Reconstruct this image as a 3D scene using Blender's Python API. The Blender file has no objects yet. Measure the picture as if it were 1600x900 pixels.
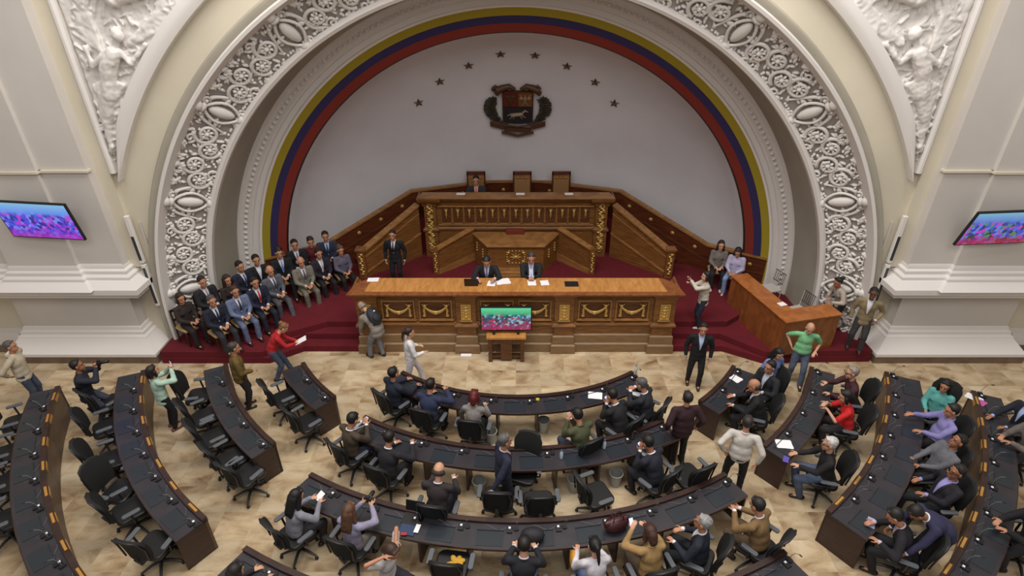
import bpy, bmesh, math, random
from math import sin, cos, pi, radians as R, sqrt, atan2
from mathutils import Vector as V, Matrix as MX, noise
from mathutils.bvhtree import BVHTree
random.seed(7)
SC = bpy.context.scene
COL = SC.collection
# ---------------- camera model (1600x900 frame) ----------------
F, PITCH, CX, HC = 905.0, R(30.2), 806.0, 9.0
def ray(px, py):
    u = px - CX; v = py - 450.0
    return V((u, F*cos(PITCH) - v*sin(PITCH), -F*sin(PITCH) - v*cos(PITCH)))
def at_z(px, py, z=0.0):
    d = ray(px, py); t = (z - HC)/d.z
    return V((d.x*t, d.y*t, z))
def at_y(px, py, Y):
    d = ray(px, py); t = Y/d.y
    return V((d.x*t, Y, HC + d.z*t))
cam = bpy.data.cameras.new('camera'); camo = bpy.data.objects.new('camera', cam); COL.objects.link(camo)
camo.location = (0, 0, HC); camo.rotation_euler = (R(90) - PITCH, 0, 0)
cam.sensor_width = 36.0; cam.lens = 36.0*F/1600.0; cam.shift_x = -(CX - 800.0)/1600.0; cam.clip_end = 200
SC.camera = camo
# ---------------- materials ----------------
def lin(c):
    return tuple(((x/255)/12.92 if x/255 <= .04045 else ((x/255+.055)/1.055)**2.4) for x in c) + (1.0,)
MATS = {}
def mat(name, rgb, rough=.6, metal=0.0, var=0.0, scale=3.0, bump=0.0, bscale=40.0, spec=None, emit=None, estr=1.0, rgb2=None):
    if name in MATS: return MATS[name]
    m = bpy.data.materials.new(name); m.use_nodes = True; nt = m.node_tree; N = nt.nodes; L = nt.links
    b = N['Principled BSDF']; b.inputs['Roughness'].default_value = rough; b.inputs['Metallic'].default_value = metal
    b.inputs['Base Color'].default_value = lin(rgb)
    if spec is not None: b.inputs['Specular IOR Level'].default_value = spec
    if var > 0 or rgb2:
        tc = N.new('ShaderNodeTexCoord'); no = N.new('ShaderNodeTexNoise'); no.inputs['Scale'].default_value = scale; no.inputs['Detail'].default_value = 4
        cr = N.new('ShaderNodeValToRGB'); L.new(tc.outputs['Object'], no.inputs['Vector']); L.new(no.outputs['Fac'], cr.inputs['Fac'])
        c2 = rgb2 if rgb2 else tuple(max(0, x*(1-var)) for x in rgb)
        cr.color_ramp.elements[0].position = .35; cr.color_ramp.elements[1].position = .65
        cr.color_ramp.elements[0].color = lin(c2); cr.color_ramp.elements[1].color = lin(rgb)
        L.new(cr.outputs['Color'], b.inputs['Base Color'])
    if bump > 0:
        tc = N.new('ShaderNodeTexCoord'); no = N.new('ShaderNodeTexNoise'); no.inputs['Scale'].default_value = bscale
        bp = N.new('ShaderNodeBump'); bp.inputs['Strength'].default_value = bump; bp.inputs['Distance'].default_value = .02
        L.new(tc.outputs['Object'], no.inputs['Vector']); L.new(no.outputs['Fac'], bp.inputs['Height']); L.new(bp.outputs['Normal'], b.inputs['Normal'])
    if emit:
        b.inputs['Emission Color'].default_value = lin(emit); b.inputs['Emission Strength'].default_value = estr
    MATS[name] = m; return m
def wood(name, c1, c2, rough=.35, sc=(1.2, 1.2, 14), rot=(0, 0, 0)):
    m = bpy.data.materials.new(name); m.use_nodes = True; N = m.node_tree.nodes; L = m.node_tree.links
    b = N['Principled BSDF']; b.inputs['Roughness'].default_value = rough
    tc = N.new('ShaderNodeTexCoord'); mp = N.new('ShaderNodeMapping'); mp.inputs['Scale'].default_value = sc; mp.inputs['Rotation'].default_value = rot
    n1 = N.new('ShaderNodeTexNoise'); n1.inputs['Scale'].default_value = 2.2; n1.inputs['Detail'].default_value = 6; n1.inputs['Distortion'].default_value = .8
    cr = N.new('ShaderNodeValToRGB'); cr.color_ramp.elements[0].position = .32; cr.color_ramp.elements[1].position = .7
    cr.color_ramp.elements[0].color = lin(c2); cr.color_ramp.elements[1].color = lin(c1)
    L.new(tc.outputs['Object'], mp.inputs['Vector']); L.new(mp.outputs['Vector'], n1.inputs['Vector']); L.new(n1.outputs['Fac'], cr.inputs['Fac'])
    L.new(cr.outputs['Color'], b.inputs['Base Color']); MATS[name] = m; return m
def floor_mat():
    m = bpy.data.materials.new('travertine'); m.use_nodes = True; N = m.node_tree.nodes; L = m.node_tree.links
    b = N['Principled BSDF']; b.inputs['Roughness'].default_value = .33
    tc = N.new('ShaderNodeTexCoord')
    br = N.new('ShaderNodeTexBrick'); br.offset = 0.0; br.inputs['Scale'].default_value = 1.0; br.inputs['Brick Width'].default_value = .6; br.inputs['Row Height'].default_value = .6
    br.inputs['Mortar Size'].default_value = .003; br.inputs['Color1'].default_value = (0, 0, 0, 1); br.inputs['Color2'].default_value = (1, 1, 1, 1); br.inputs['Mortar'].default_value = (.5, .5, .5, 1)
    L.new(tc.outputs['Object'], br.inputs['Vector'])
    # each tile shifts and turns its own veining
    sc = N.new('ShaderNodeVectorMath'); sc.operation = 'SCALE'; sc.inputs['Scale'].default_value = 37.0; L.new(br.outputs['Color'], sc.inputs[0])
    ad = N.new('ShaderNodeVectorMath'); ad.operation = 'ADD'; L.new(tc.outputs['Object'], ad.inputs[0]); L.new(sc.outputs['Vector'], ad.inputs[1])
    mp = N.new('ShaderNodeMapping'); mp.inputs['Scale'].default_value = (.9, 1.7, 1); mp.inputs['Rotation'].default_value = (0, 0, R(35)); L.new(ad.outputs['Vector'], mp.inputs['Vector'])
    n1 = N.new('ShaderNodeTexNoise'); n1.inputs['Scale'].default_value = 1.5; n1.inputs['Detail'].default_value = 7; n1.inputs['Roughness'].default_value = .6; n1.inputs['Distortion'].default_value = .5
    L.new(mp.outputs['Vector'], n1.inputs['Vector'])
    cr = N.new('ShaderNodeValToRGB'); e = cr.color_ramp.elements
    e[0].position = .30; e[0].color = lin((126, 98, 72)); e[1].position = .72; e[1].color = lin((208, 194, 168))
    x = e.new(.42); x.color = lin((168, 144, 112)); x = e.new(.54); x.color = lin((192, 172, 140))
    L.new(n1.outputs['Fac'], cr.inputs['Fac'])
    # tile to tile tone
    hs = N.new('ShaderNodeHueSaturation'); mr = N.new('ShaderNodeMapRange'); mr.inputs['To Min'].default_value = .82; mr.inputs['To Max'].default_value = 1.08
    L.new(br.outputs['Color'], mr.inputs['Value']); L.new(mr.outputs['Result'], hs.inputs['Value']); L.new(cr.outputs['Color'], hs.inputs['Color'])
    mx = N.new('ShaderNodeMix'); mx.data_type = 'RGBA'; L.new(br.outputs['Fac'], mx.inputs['Factor']); L.new(hs.outputs['Color'], mx.inputs['A']); mx.inputs['B'].default_value = lin((176, 156, 128))
    L.new(mx.outputs['Result'], b.inputs['Base Color']); return m
def stripes_mat(name, bands):   # screen image: bands of colour mixed with cells of colour, emission
    m = bpy.data.materials.new(name); m.use_nodes = True; N = m.node_tree.nodes; L = m.node_tree.links
    b = N['Principled BSDF']; b.inputs['Roughness'].default_value = .3; b.inputs['Base Color'].default_value = (.01, .01, .01, 1)
    tc = N.new('ShaderNodeTexCoord'); sx = N.new('ShaderNodeSeparateXYZ'); L.new(tc.outputs['Generated'], sx.inputs[0])
    cr = N.new('ShaderNodeValToRGB'); e = cr.color_ramp.elements
    e[0].position = bands[0][0]; e[0].color = lin(bands[0][1]); e[1].position = bands[-1][0]; e[1].color = lin(bands[-1][1])
    for p, c in bands[1:-1]: x = e.new(p); x.color = lin(c)
    L.new(sx.outputs['Z'], cr.inputs['Fac'])
    mp = N.new('ShaderNodeMapping'); mp.inputs['Scale'].default_value = (22, 1, 11); L.new(tc.outputs['Generated'], mp.inputs['Vector'])
    vo = N.new('ShaderNodeTexVoronoi'); vo.inputs['Scale'].default_value = 1.0; L.new(mp.outputs['Vector'], vo.inputs['Vector'])
    c2 = N.new('ShaderNodeValToRGB'); e = c2.color_ramp.elements; c2.color_ramp.interpolation = 'CONSTANT'
    pal = bands_pal[name]
    e[0].position = 0; e[0].color = lin(pal[0]); e[1].position = 1 - 1/len(pal); e[1].color = lin(pal[-1])
    for i, c in enumerate(pal[1:-1]): x = e.new((i+1)/len(pal)); x.color = lin(c)
    sr = N.new('ShaderNodeSeparateColor'); L.new(vo.outputs['Color'], sr.inputs[0]); L.new(sr.outputs[0], c2.inputs['Fac'])
    # crowd only in the middle band
    cw = N.new('ShaderNodeValToRGB'); e = cw.color_ramp.elements; e[0].position = .12; e[0].color = (.25, .25, .25, 1); e[1].position = .95; e[1].color = (0, 0, 0, 1)
    x = e.new(.3); x.color = (.85, .85, .85, 1); x = e.new(.66); x.color = (.8, .8, .8, 1); x = e.new(.74); x.color = (.1, .1, .1, 1)
    L.new(sx.outputs['Z'], cw.inputs['Fac'])
    mx = N.new('ShaderNodeMix'); mx.data_type = 'RGBA'; L.new(cw.outputs['Color'], mx.inputs['Factor']); L.new(cr.outputs['Color'], mx.inputs['A']); L.new(c2.outputs['Color'], mx.inputs['B'])
    L.new(mx.outputs['Result'], b.inputs['Emission Color']); b.inputs['Emission Strength'].default_value = .75
    return m
bands_pal = {}
# ---------------- mesh builder ----------------
class MB:
    def __init__(s): s.v = []; s.f = []
    def add(s, vs, fs, m=None):
        o = len(s.v)
        s.v += [tuple(m @ V(p)) for p in vs] if m is not None else [tuple(p) for p in vs]
        s.f += [tuple(i+o for i in f) for f in fs]; return s
    def box(s, x0, x1, y0, y1, z0, z1, m=None):
        vs = [(x, y, z) for z in (z0, z1) for y in (y0, y1) for x in (x0, x1)]
        return s.add(vs, [(0, 2, 3, 1), (4, 5, 7, 6), (0, 1, 5, 4), (2, 6, 7, 3), (0, 4, 6, 2), (1, 3, 7, 5)], m)
    def prism(s, pts, z0, z1, m=None):      # pts counterclockwise in xy
        n = len(pts); vs = [(p[0], p[1], z0) for p in pts] + [(p[0], p[1], z1) for p in pts]
        fs = [tuple(range(n-1, -1, -1)), tuple(range(n, 2*n))] + [(i, (i+1) % n, n+(i+1) % n, n+i) for i in range(n)]
        return s.add(vs, fs, m)
    def cap(s, p0, p1, r0, r1=None, n=10, fl=None, k=3):   # tapered capsule; fl=(axis, factor) flattens across axis
        r1 = r0 if r1 is None else r1; p0 = V(p0); p1 = V(p1); d = p1-p0; L = d.length
        if L < 1e-6: d = V((0, 0, 1)); L = 1e-6
        d = d.normalized()
        if fl: ax = V(fl[0]); ax = (ax - d*ax.dot(d)); ax = ax.normalized() if ax.length > 1e-4 else d.orthogonal().normalized(); q = fl[1]
        else: ax = d.orthogonal().normalized(); q = 1
        bx = d.cross(ax); rings = []
        for i in range(k): a = pi/2*(1 - i/k); rings.append((p0 - d*(r0*sin(a)), r0*cos(a)))
        rings.append((p0, r0)); rings.append((p1, r1))
        for i in range(1, k+1): a = pi/2*(i/k); rings.append((p1 + d*(r1*sin(a)), r1*cos(a)))
        rings = rings[1:-1]
        vs = [p0 - d*r0]
        for c, r in rings:
            for j in range(n):
                a = 2*pi*j/n; vs.append(c + ax*(r*cos(a)*q) + bx*(r*sin(a)))
        vs.append(p1 + d*r1); nr = len(rings); fs = []
        for j in range(n): fs.append((0, 1+(j+1) % n, 1+j))
        for i in range(nr-1):
            for j in range(n):
                a = 1+i*n; fs.append((a+j, a+(j+1) % n, a+n+(j+1) % n, a+n+j))
        a = 1+(nr-1)*n
        for j in range(n): fs.append((a+j, a+(j+1) % n, len(vs)-1))
        return s.add(vs, fs)
    def ell(s, c, r, m=None, n=12, k=8):
        vs = [(0, 0, -1)]
        for i in range(1, k):
            a = -pi/2 + pi*i/k
            for j in range(n): b = 2*pi*j/n; vs.append((cos(a)*cos(b), cos(a)*sin(b), sin(a)))
        vs.append((0, 0, 1)); fs = []
        for j in range(n): fs.append((0, 1+(j+1) % n, 1+j))
        for i in range(k-2):
            for j in range(n): a = 1+i*n; fs.append((a+j, a+(j+1) % n, a+n+(j+1) % n, a+n+j))
        a = 1+(k-2)*n
        for j in range(n): fs.append((a+j, a+(j+1) % n, len(vs)-1))
        T = MX.Translation(V(c)) @ (m.to_4x4() if m is not None else MX()) @ MX.Diagonal(V((r[0], r[1], r[2], 1)))
        return s.add(vs, fs, T)
    def tube(s, pts, rad, n=6, closed=False):
        pts = [V(p) for p in pts]; N = len(pts); vs = []; prev = None
        for i, p in enumerate(pts):
            if closed: t = pts[(i+1) % N] - pts[i-1]
            else: t = pts[min(i+1, N-1)] - pts[max(i-1, 0)]
            t = t.normalized() if t.length > 0 else V((0, 0, 1))
            if prev is None: a = t.orthogonal().normalized()
            else: a = prev - t*prev.dot(t); a = a.normalized() if a.length > 1e-5 else t.orthogonal().normalized()
            prev = a; b = t.cross(a); r = rad[i] if isinstance(rad, (list, tuple)) else rad
            for j in range(n): q = 2*pi*j/n; vs.append(p + a*(r*cos(q)) + b*(r*sin(q)))
        fs = []
        for i in range(N if closed else N-1):
            i2 = (i+1) % N
            for j in range(n): fs.append((i*n+j, i*n+(j+1) % n, i2*n+(j+1) % n, i2*n+j))
        if not closed: fs += [tuple(range(n-1, -1, -1)), tuple((N-1)*n+j for j in range(n))]
        return s.add(vs, fs)
    def lathe(s, prof, n=16, m=None):      # prof [(r,z)..] bottom to top, capped
        vs = []; K = len(prof)
        for r, z in prof:
            for j in range(n): a = 2*pi*j/n; vs.append((r*cos(a), r*sin(a), z))
        fs = [(i*n+j, i*n+(j+1) % n, (i+1)*n+(j+1) % n, (i+1)*n+j) for i in range(K-1) for j in range(n)]
        fs += [tuple(range(n-1, -1, -1)), tuple((K-1)*n+j for j in range(n))]
        return s.add(vs, fs, m)
    def map(s, fn): s.v = [tuple(fn(V(p))) for p in s.v]; return s
    def mesh(s, name):
        me = bpy.data.meshes.new(name); me.from_pydata(s.v, [], s.f); me.validate(); me.update(); return me
def fin(o, parent, props, mt):
    if mt is not None: o.data.materials.append(mt) if not o.data.materials else None
    if parent is not None: o.parent = parent
    for k, v in props.items(): o[k] = v
    return o
def obj(name, mb, mt, parent=None, smooth=None, bevel=0, loc=None, rotz=None, **props):
    me = mb.mesh(name) if isinstance(mb, MB) else mb
    if smooth is not None:
        me.shade_smooth()
        if smooth < 180: me.set_sharp_from_angle(angle=R(smooth))
    o = bpy.data.objects.new(name, me); COL.objects.link(o)
    if bevel:
        md = o.modifiers.new('bevel', 'BEVEL'); md.width = bevel; md.segments = 2; md.limit_method = 'ANGLE'
    if loc is not None: o.location = loc
    if rotz is not None: o.rotation_euler = (0, 0, rotz)
    return fin(o, parent, props, mt)
def empty(name, loc=(0, 0, 0), rotz=0.0, **props):
    o = bpy.data.objects.new(name, None); COL.objects.link(o); o.location = loc; o.rotation_euler = (0, 0, rotz); o.empty_display_size = .1
    for k, v in props.items(): o[k] = v
    return o
def kids(o, KD={}): return [c for c in ALLK.get(o.name, [])]
ALLK = {}
def copy_tree(root, children, loc, rotz, **props):    # children: nested list [(obj, [(obj, [...])])]
    r = root.copy(); COL.objects.link(r); r.location = loc; r.rotation_euler = (0, 0, rotz)
    for k, v in props.items(): r[k] = v
    def rec(lst, p):
        for o, sub in lst:
            c = o.copy(); COL.objects.link(c); c.parent = p; rec(sub, c)
    rec(children, r); return r
def tree_of(root):
    ch = {}
    for o in bpy.data.objects:
        if o.parent: ch.setdefault(o.parent.name, []).append(o)
    def rec(n): return [(o, rec(o.name)) for o in ch.get(n, [])]
    return rec(root.name)
def struct(name, mb, mt, **kw): return obj(name, mb, mt, kind='structure', **kw)
# ================= SETTING =================
wall_m = mat('cream plaster', (214, 206, 186), .85, var=.05, scale=.5)
pil_m = mat('warm grey plaster', (206, 201, 195), .85, var=.04, scale=.6)
white_m = mat('white stucco', (222, 218, 214), .6)
relief_m = mat('carved stucco', (172, 164, 158), .7)
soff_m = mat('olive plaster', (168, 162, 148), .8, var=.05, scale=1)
back_m = mat('niche paint', (224, 222, 226), .7, var=.04, scale=.7)
kick_m = mat('brown stone', (118, 98, 82), .5, var=.15, scale=4)
carpet_m = mat('red carpet', (98, 8, 24), .95, var=.10, scale=4)
yel_m = mat('yellow band', (160, 142, 34), .7); blu_m = mat('blue band', (48, 42, 88), .7); red_m = mat('red band', (128, 42, 30), .7); blk_m = mat('dark rim', (26, 20, 20), .6)
Z0 = .6
ZW = 12.6    # top of walls
struct('floor', MB().box(-18, 18, -8, 19.2, -.1, 0), floor_mat())
# front wall with the great arch opening
def arch_strip(prof, n=96, jamb=True, a0=0.0, a1=pi):
    mb = MB(); K = len(prof); vs = []
    rows = []
    if jamb: rows.append([(r, y, 0.0) for r, y in prof])
    vs = []
    def P(r, y, a): return (r*cos(a), y, Z0 + r*sin(a))
    if jamb: vs += [(r, y, 0.0) for r, y in prof]
    for i in range(n+1):
        a = a0 + (a1-a0)*i/n; vs += [P(r, y, a) for r, y in prof]
    if jamb: vs += [(-r, y, 0.0) for r, y in prof]
    m = len(vs)//K
    fs = [(i*K+j, (i+1)*K+j, (i+1)*K+j+1, i*K+j+1) for i in range(m-1) for j in range(K-1)]
    return mb.add(vs, fs)
def wall_arch():
    vs = []; fs = []; n = 96; W = 17.0; r = 8.99; Y = 12.45
    pts = [(r, 0.0)] + [(r*cos(pi*i/n), Z0 + r*sin(pi*i/n)) for i in range(n+1)] + [(-r, 0.0)]
    for i, (x, z) in enumerate(pts):
        if i == 0: ox, oz = W, 0.0
        elif i == len(pts)-1: ox, oz = -W, 0.0
        else:
            a = pi*(i-1)/n; dx, dz = cos(a), sin(a)
            t = min(W/abs(dx) if abs(dx) > 1e-6 else 1e9, (ZW-Z0)/dz if dz > 1e-6 else 1e9); ox, oz = dx*t, Z0+dz*t
        vs += [(x, Y, z), (ox, Y, oz)]
    m = len(pts); fs = [(2*i, 2*i+2, 2*i+3, 2*i+1) for i in range(m-1)]
    mb = MB().add(vs, fs)
    return mb
struct('wall_front', wall_arch(), wall_m)
# corners of the outer rectangle missed by the fan
mbc = MB()
for s in (1, -1):
    a = atan2(ZW-Z0, 17.0)
    mbc.add([(s*17, 12.451, 9.0), (s*17, 12.451, ZW), (s*9, 12.451, ZW)], [(0, 1, 2)])
struct('wall_front_corner', mbc, wall_m)
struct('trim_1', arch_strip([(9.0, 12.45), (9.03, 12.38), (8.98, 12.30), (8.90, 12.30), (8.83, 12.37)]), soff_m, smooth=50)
struct('trim_2', arch_strip([(8.83, 12.37), (8.84, 12.28), (8.80, 12.22), (8.74, 12.24), (8.72, 12.33), (8.71, 12.56), (8.76, 12.60)]), white_m, smooth=50)
struct('trim_3', arch_strip([(8.74, 12.58), (8.66, 12.66), (7.98, 13.2)]), relief_m, smooth=50)
struct('trim_4', arch_strip([(8.06, 13.14), (8.0, 13.02), (7.93, 13.0), (7.87, 13.05), (7.87, 13.2), (7.90, 13.24)]), white_m, smooth=50)
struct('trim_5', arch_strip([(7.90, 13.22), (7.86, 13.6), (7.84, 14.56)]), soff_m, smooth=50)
struct('trim_6', arch_strip([(7.84, 14.5), (7.80, 14.5), (7.76, 14.56), (7.70, 14.56), (7.66, 14.62), (7.60, 14.60), (7.54, 14.66), (7.50, 14.66), (7.47, 14.72), (7.36, 14.72), (7.33, 14.78), (7.28, 14.80)]), white_m, smooth=40)
for nm, m_, r0, r1 in (('trim_7', yel_m, 7.28, 7.10), ('trim_8', blu_m, 7.10, 6.92), ('trim_9', red_m, 6.92, 6.72), ('trim_10', blk_m, 6.72, 6.69)):
    yy = lambda r: 14.80 + (7.28-r)/.58*.35
    struct(nm, arch_strip([(r0, yy(r0)), (r1, yy(r1))] if nm != 'trim_10' else [(6.72, yy(6.72)), (6.70, 15.14), (6.69, 15.22)]), m_, smooth=40)
# dentil-like egg moulding on the inner arch
eg = MB()
for i in range(0, 150):
    a = pi*(i+.5)/150; 
    eg.ell((7.65*cos(a), 14.6, Z0+7.65*sin(a)), (.06, .05, .045), MX.Rotation(-a, 3, 'Y'), n=6, k=4)
for i in range(5):
    for s in (-1, 1): eg.ell((s*7.65, 14.6, Z0-.08-.13*i), (.06, .05, .045), n=6, k=4)
struct('trim_11', eg, white_m, smooth=60)
# niche shell behind the arch
NB = 3.25
def niche(x, z):
    zz = max(z-Z0, 0); q = 1-(x*x+zz*zz)/6.7**2
    return 15.15 + NB*sqrt(max(q, 0))
mb = MB(); nt_, nr_ = 64, 20; vs = []; fs = []
for i in range(nt_+1):
    a = pi*i/nt_
    for j in range(nr_+1):
        r = 6.72*sin(pi/2*j/nr_); x, z = r*cos(a), Z0+r*sin(a); vs.append((x, niche(x, z), z))
for i in range(nt_):
    for j in range(nr_): o = i*(nr_+1)+j; fs.append((o, o+1, o+nr_+2, o+nr_+1))
mb.add(vs, fs)
vs = []; fs = []
for i in range(41):
    x = -6.72+13.44*i/40; x = 6.72*sin(pi/2*(x/6.72)); y = niche(x, 0); vs += [(x, y, 0), (x, y, Z0)]
for i in range(40): fs.append((2*i, 2*i+1, 2*i+3, 2*i+2))
mb.add(vs, fs)
struct('wall_back', mb, back_m, smooth=180)
# side walls of the hall
for s, nm in ((-1, 'wall_left'), (1, 'wall_right')):
    struct(nm, MB().box(*(sorted((s*17, s*17.3))), -8, 12.45, 0, ZW), pil_m)
# pilasters with pedestal, cap and ledges (both sides)
def pilaster(s, nm):
    xo, xi = 12.45, 9.3
    def B(mb, x0, x1, *a): return mb.box(*(sorted((s*x0, s*x1))), *a)
    def layer(mb, grow, z0, z1, face):   # stepped slab: half plan with a chamfered corner
        x0, x1 = xi-grow, xo+grow; ch = .0
        y0 = face-grow
        B(mb, x0, x1, y0, 12.5, z0, z1)
    t = MB(); 
    # shaft in two layers
    B(t, 9.28, 12.6, 12.1, 12.5, 2.3, ZW); B(t, 10.3, 11.9, 12.0, 12.2, 2.3, ZW)
    struct(nm[0], t, pil_m)
    # wall strip between pilaster and spandrel: raised band
    t = MB(); B(t, 8.99, 9.3, 12.36, 12.5, 2.4, ZW)
    struct(nm[1], t, wall_m)
    # mouldings under the shaft, built as a profile swept round the pedestal
    prof = [(.0, 2.62), (.03, 2.56), (.03, 2.50), (.09, 2.46), (.09, 2.38), (.16, 2.33), (.16, 2.26), (.22, 2.22), (.36, 2.16), (.42, 2.13), (.42, 2.0), (.40, 1.97), (.34, 1.93), (.34, 1.88), (.10, 1.80)]
    def sweep(prof, f0, f1, xl, xr):
        vs = []; fs = []; m = MB(); K = len(prof)
        path = lambda g: [(xr+g, 12.5), (xr+g, f0-g), (xl-g, f0-g), (xl-g, 12.5)]
        for g, z in prof: vs += [(s*x, y, z) for x, y in path(g)]
        for i in range(K-1):
            for j in range(3): fs.append((i*4+j, i*4+j+1, (i+1)*4+j+1, (i+1)*4+j))
        m.add(vs, fs); return m
    t = sweep(prof, 12.1, 0, 9.3, 12.45)
    t2 = sweep([(g, z) for g, z in prof if z > 2.1], 12.0, 0, 10.3, 11.9); t.add(t2.v, t2.f)
    t.add([(s*8.88, 11.68, 2.13), (s*12.87, 11.68, 2.13), (s*12.87, 12.5, 2.13), (s*8.88, 12.5, 2.13)], [(0, 1, 2, 3)])
    struct(nm[2], t, white_m, smooth=30)
    t = MB(); B(t, 9.44, 12.35, 12.1, 12.5, .5, 1.85)
    struct(nm[3], t, pil_m)
    prof2 = [(0, .86), (.03, .84), (.05, .76), (.09, .74), (.10, .66), (.15, .62), (.16, .58), (.40, .30), (.43, .28), (.43, .20)]
    t = sweep(prof2, 12.1, 0, 9.44, 12.35); struct(nm[4], t, white_m, smooth=30)
    t = MB(); B(t, 9.01, 12.78, 11.68, 12.5, 0, .21); struct(nm[5], t, kick_m)
    # thin stone ledge halfway up
    t = MB(); B(t, 9.24, 12.65, 12.04, 12.2, 4.86, 4.91); B(t, 10.26, 11.94, 11.94, 12.1, 4.86, 4.91)
    struct(nm[6], t, wall_m)
    # lower wall base beyond the pilaster
    t = MB(); B(t, 12.7, 17, 12.2, 12.5, .2, .55); struct(nm[7], t, white_m)
    t = MB(); B(t, 12.7, 17, 12.15, 12.5, 0, .2); struct(nm[8], t, kick_m)
pilaster(-1, ['trim_%d' % i for i in range(20, 29)])
pilaster(1, ['trim_%d' % i for i in range(30, 39)])
# ---------------- carved scroll band: one module bent onto the splayed ring, turned round the arch ----------------
SPAN = pi*16.7/180; RM = 8.36
mid = V((8.38, 12.87)); dR = V((8.74-7.98, 12.58-13.2)).normalized(); HN = V((-dR.y*0-.64, -.77)).normalized()
def bend(p):   # p.x along arc (m), p.y across (+ = outward), p.z height
    q = mid + dR*p.y + V((dR.y, -dR.x))*p.z   # normal towards viewer and axis
    a = pi/2 - p.x/RM
    return V((q.x*cos(a), q.y, q.x*sin(a)))
def spiral(mb, cx, cy, r0, r1, turns, a0, dirn, w0, w1, h=.06, n=26):
    pts = []; rad = []
    for i in range(n):
        t = i/(n-1); r = r0+(r1-r0)*t; a = a0 + dirn*turns*2*pi*t
        pts.append((cx+r*cos(a), cy+r*sin(a), h*(.6+.6*t))); rad.append(w0+(w1-w0)*t)
    mb.tube(pts, rad, n=6)
def leaf(mb, x, y, ang, L, w, h=.05):
    m = MX.Rotation(ang, 3, 'Z') @ MX.Rotation(-.35, 3, 'Y')
    mb.ell((x+cos(ang)*L*.5, y+sin(ang)*L*.5, h*.8), (L*.55, w, .045), m, n=8, k=6)
    mb.cap((x, y, h*.6), (x+cos(ang)*L, y+sin(ang)*L, h*1.7), w*.35, w*.18, n=6, k=2)
def module():
    mb = MB(); L = SPAN*RM/2
    rnd = random.Random(3)
    # cartouche at x=0 across the band
    mb.ell((0, 0, .05), (.13, .30, .10), n=12, k=8)
    mb.tube([(.20*cos(t)*(1+.25*cos(2*t)), .38*sin(t), .08) for t in [2*pi*i/20 for i in range(20)]], .035, n=6, closed=True)
    for s in (-1, 1):
        mb.ell((0, s*.41, .09), (.12, .07, .08), n=10, k=6)
        for q in (-1, 1):
            spiral(mb, q*.15, s*.40, .085, .02, 1.2, -s*pi/2, q*s, .028, .02)
            mb.ell((q*.15, s*.40, .08), (.04, .04, .05), n=8, k=5)
    mb.ell((0, .52, .12), (.11, .10, .07), n=8, k=6); leaf(mb, -.05, .47, pi/2+.5, .16, .05, .1); leaf(mb, .05, .47, pi/2-.5, .16, .05, .1)
    for q in (-1, 1):
        leaf(mb, q*.18, 0, 0 if q > 0 else pi, .2, .06)
        mb.tube([(q*(.22+.3*t), .34*cos(t*2.6)*(1), .05) for t in [i/10 for i in range(11)]], [.05-.03*i/10 for i in range(11)], n=6)
    # two scroll flowers per half
    for q in (-1, 1):
        for k, (fx, fy, fr) in enumerate(((.62, -.08, .27), (1.0, .10, .25))):
            x = q*fx; y = fy*q
            d = q if k else -q
            spiral(mb, x, y, fr, .09, 1.35, pi/2*(1 if k else -1)*q, d, .05, .03)
            mb.ell((x, y, .07), (.055, .055, .06), n=10, k=6)
            for j in range(7):
                a = 2*pi*j/7; leaf(mb, x+.04*cos(a), y+.04*sin(a), a, .10, .032, .07)
            # acanthus fringe outside each scroll
            for j in range(9):
                a = 2*pi*j/9 + .3*k; leaf(mb, x+fr*cos(a), y+fr*sin(a), a+.7*d, .12+.05*rnd.random(), .035, .03)
        for j in range(16):
            x = q*(.3+.9*rnd.random()); y = (1 if rnd.random() < .5 else -1)*(.36+.12*rnd.random())
            leaf(mb, x, y, rnd.random()*2*pi, .13+.06*rnd.random(), .04, .05)
            mb.ell((q*(.28+.95*rnd.random()), (rnd.random()-.5)*.95, .04), (.04, .035, .05), n=6, k=4)
        spiral(mb, q*.82, .38*q, .12, .03, 1.1, 0, q, .035, .02); spiral(mb, q*.80, -.36*q, .13, .03, 1.1, pi, -q, .035, .02)
    return mb.map(bend)
mod_mesh = module().mesh('scroll_relief'); mod_mesh.shade_smooth(); mod_mesh.materials.append(white_m)
m0 = None
for i in range(11):
    ang = R(90) - (R(6.5) + R(16.7)*i)
    if i == 0 or m0 is None:
        o = bpy.data.objects.new('trim_41', mod_mesh); m0 = o
    else: o = m0.copy()
    COL.objects.link(o); o.location = (0, 0, Z0); o.rotation_euler = (0, -ang, 0)
    o.name = 'trim_%d' % (41+i); o['kind'] = 'structure'
# bead row along both edges of the band
bd = MB()
for i in range(170):
    a = pi*(i+.5)/170
    for rr, yy_ in ((8.70, 12.62), (8.08, 13.08)):
        bd.ell((rr*cos(a), yy_-.03, Z0+rr*sin(a)), (.035, .035, .035), n=5, k=4)
struct('trim_12', bd, white_m, smooth=80)
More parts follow.
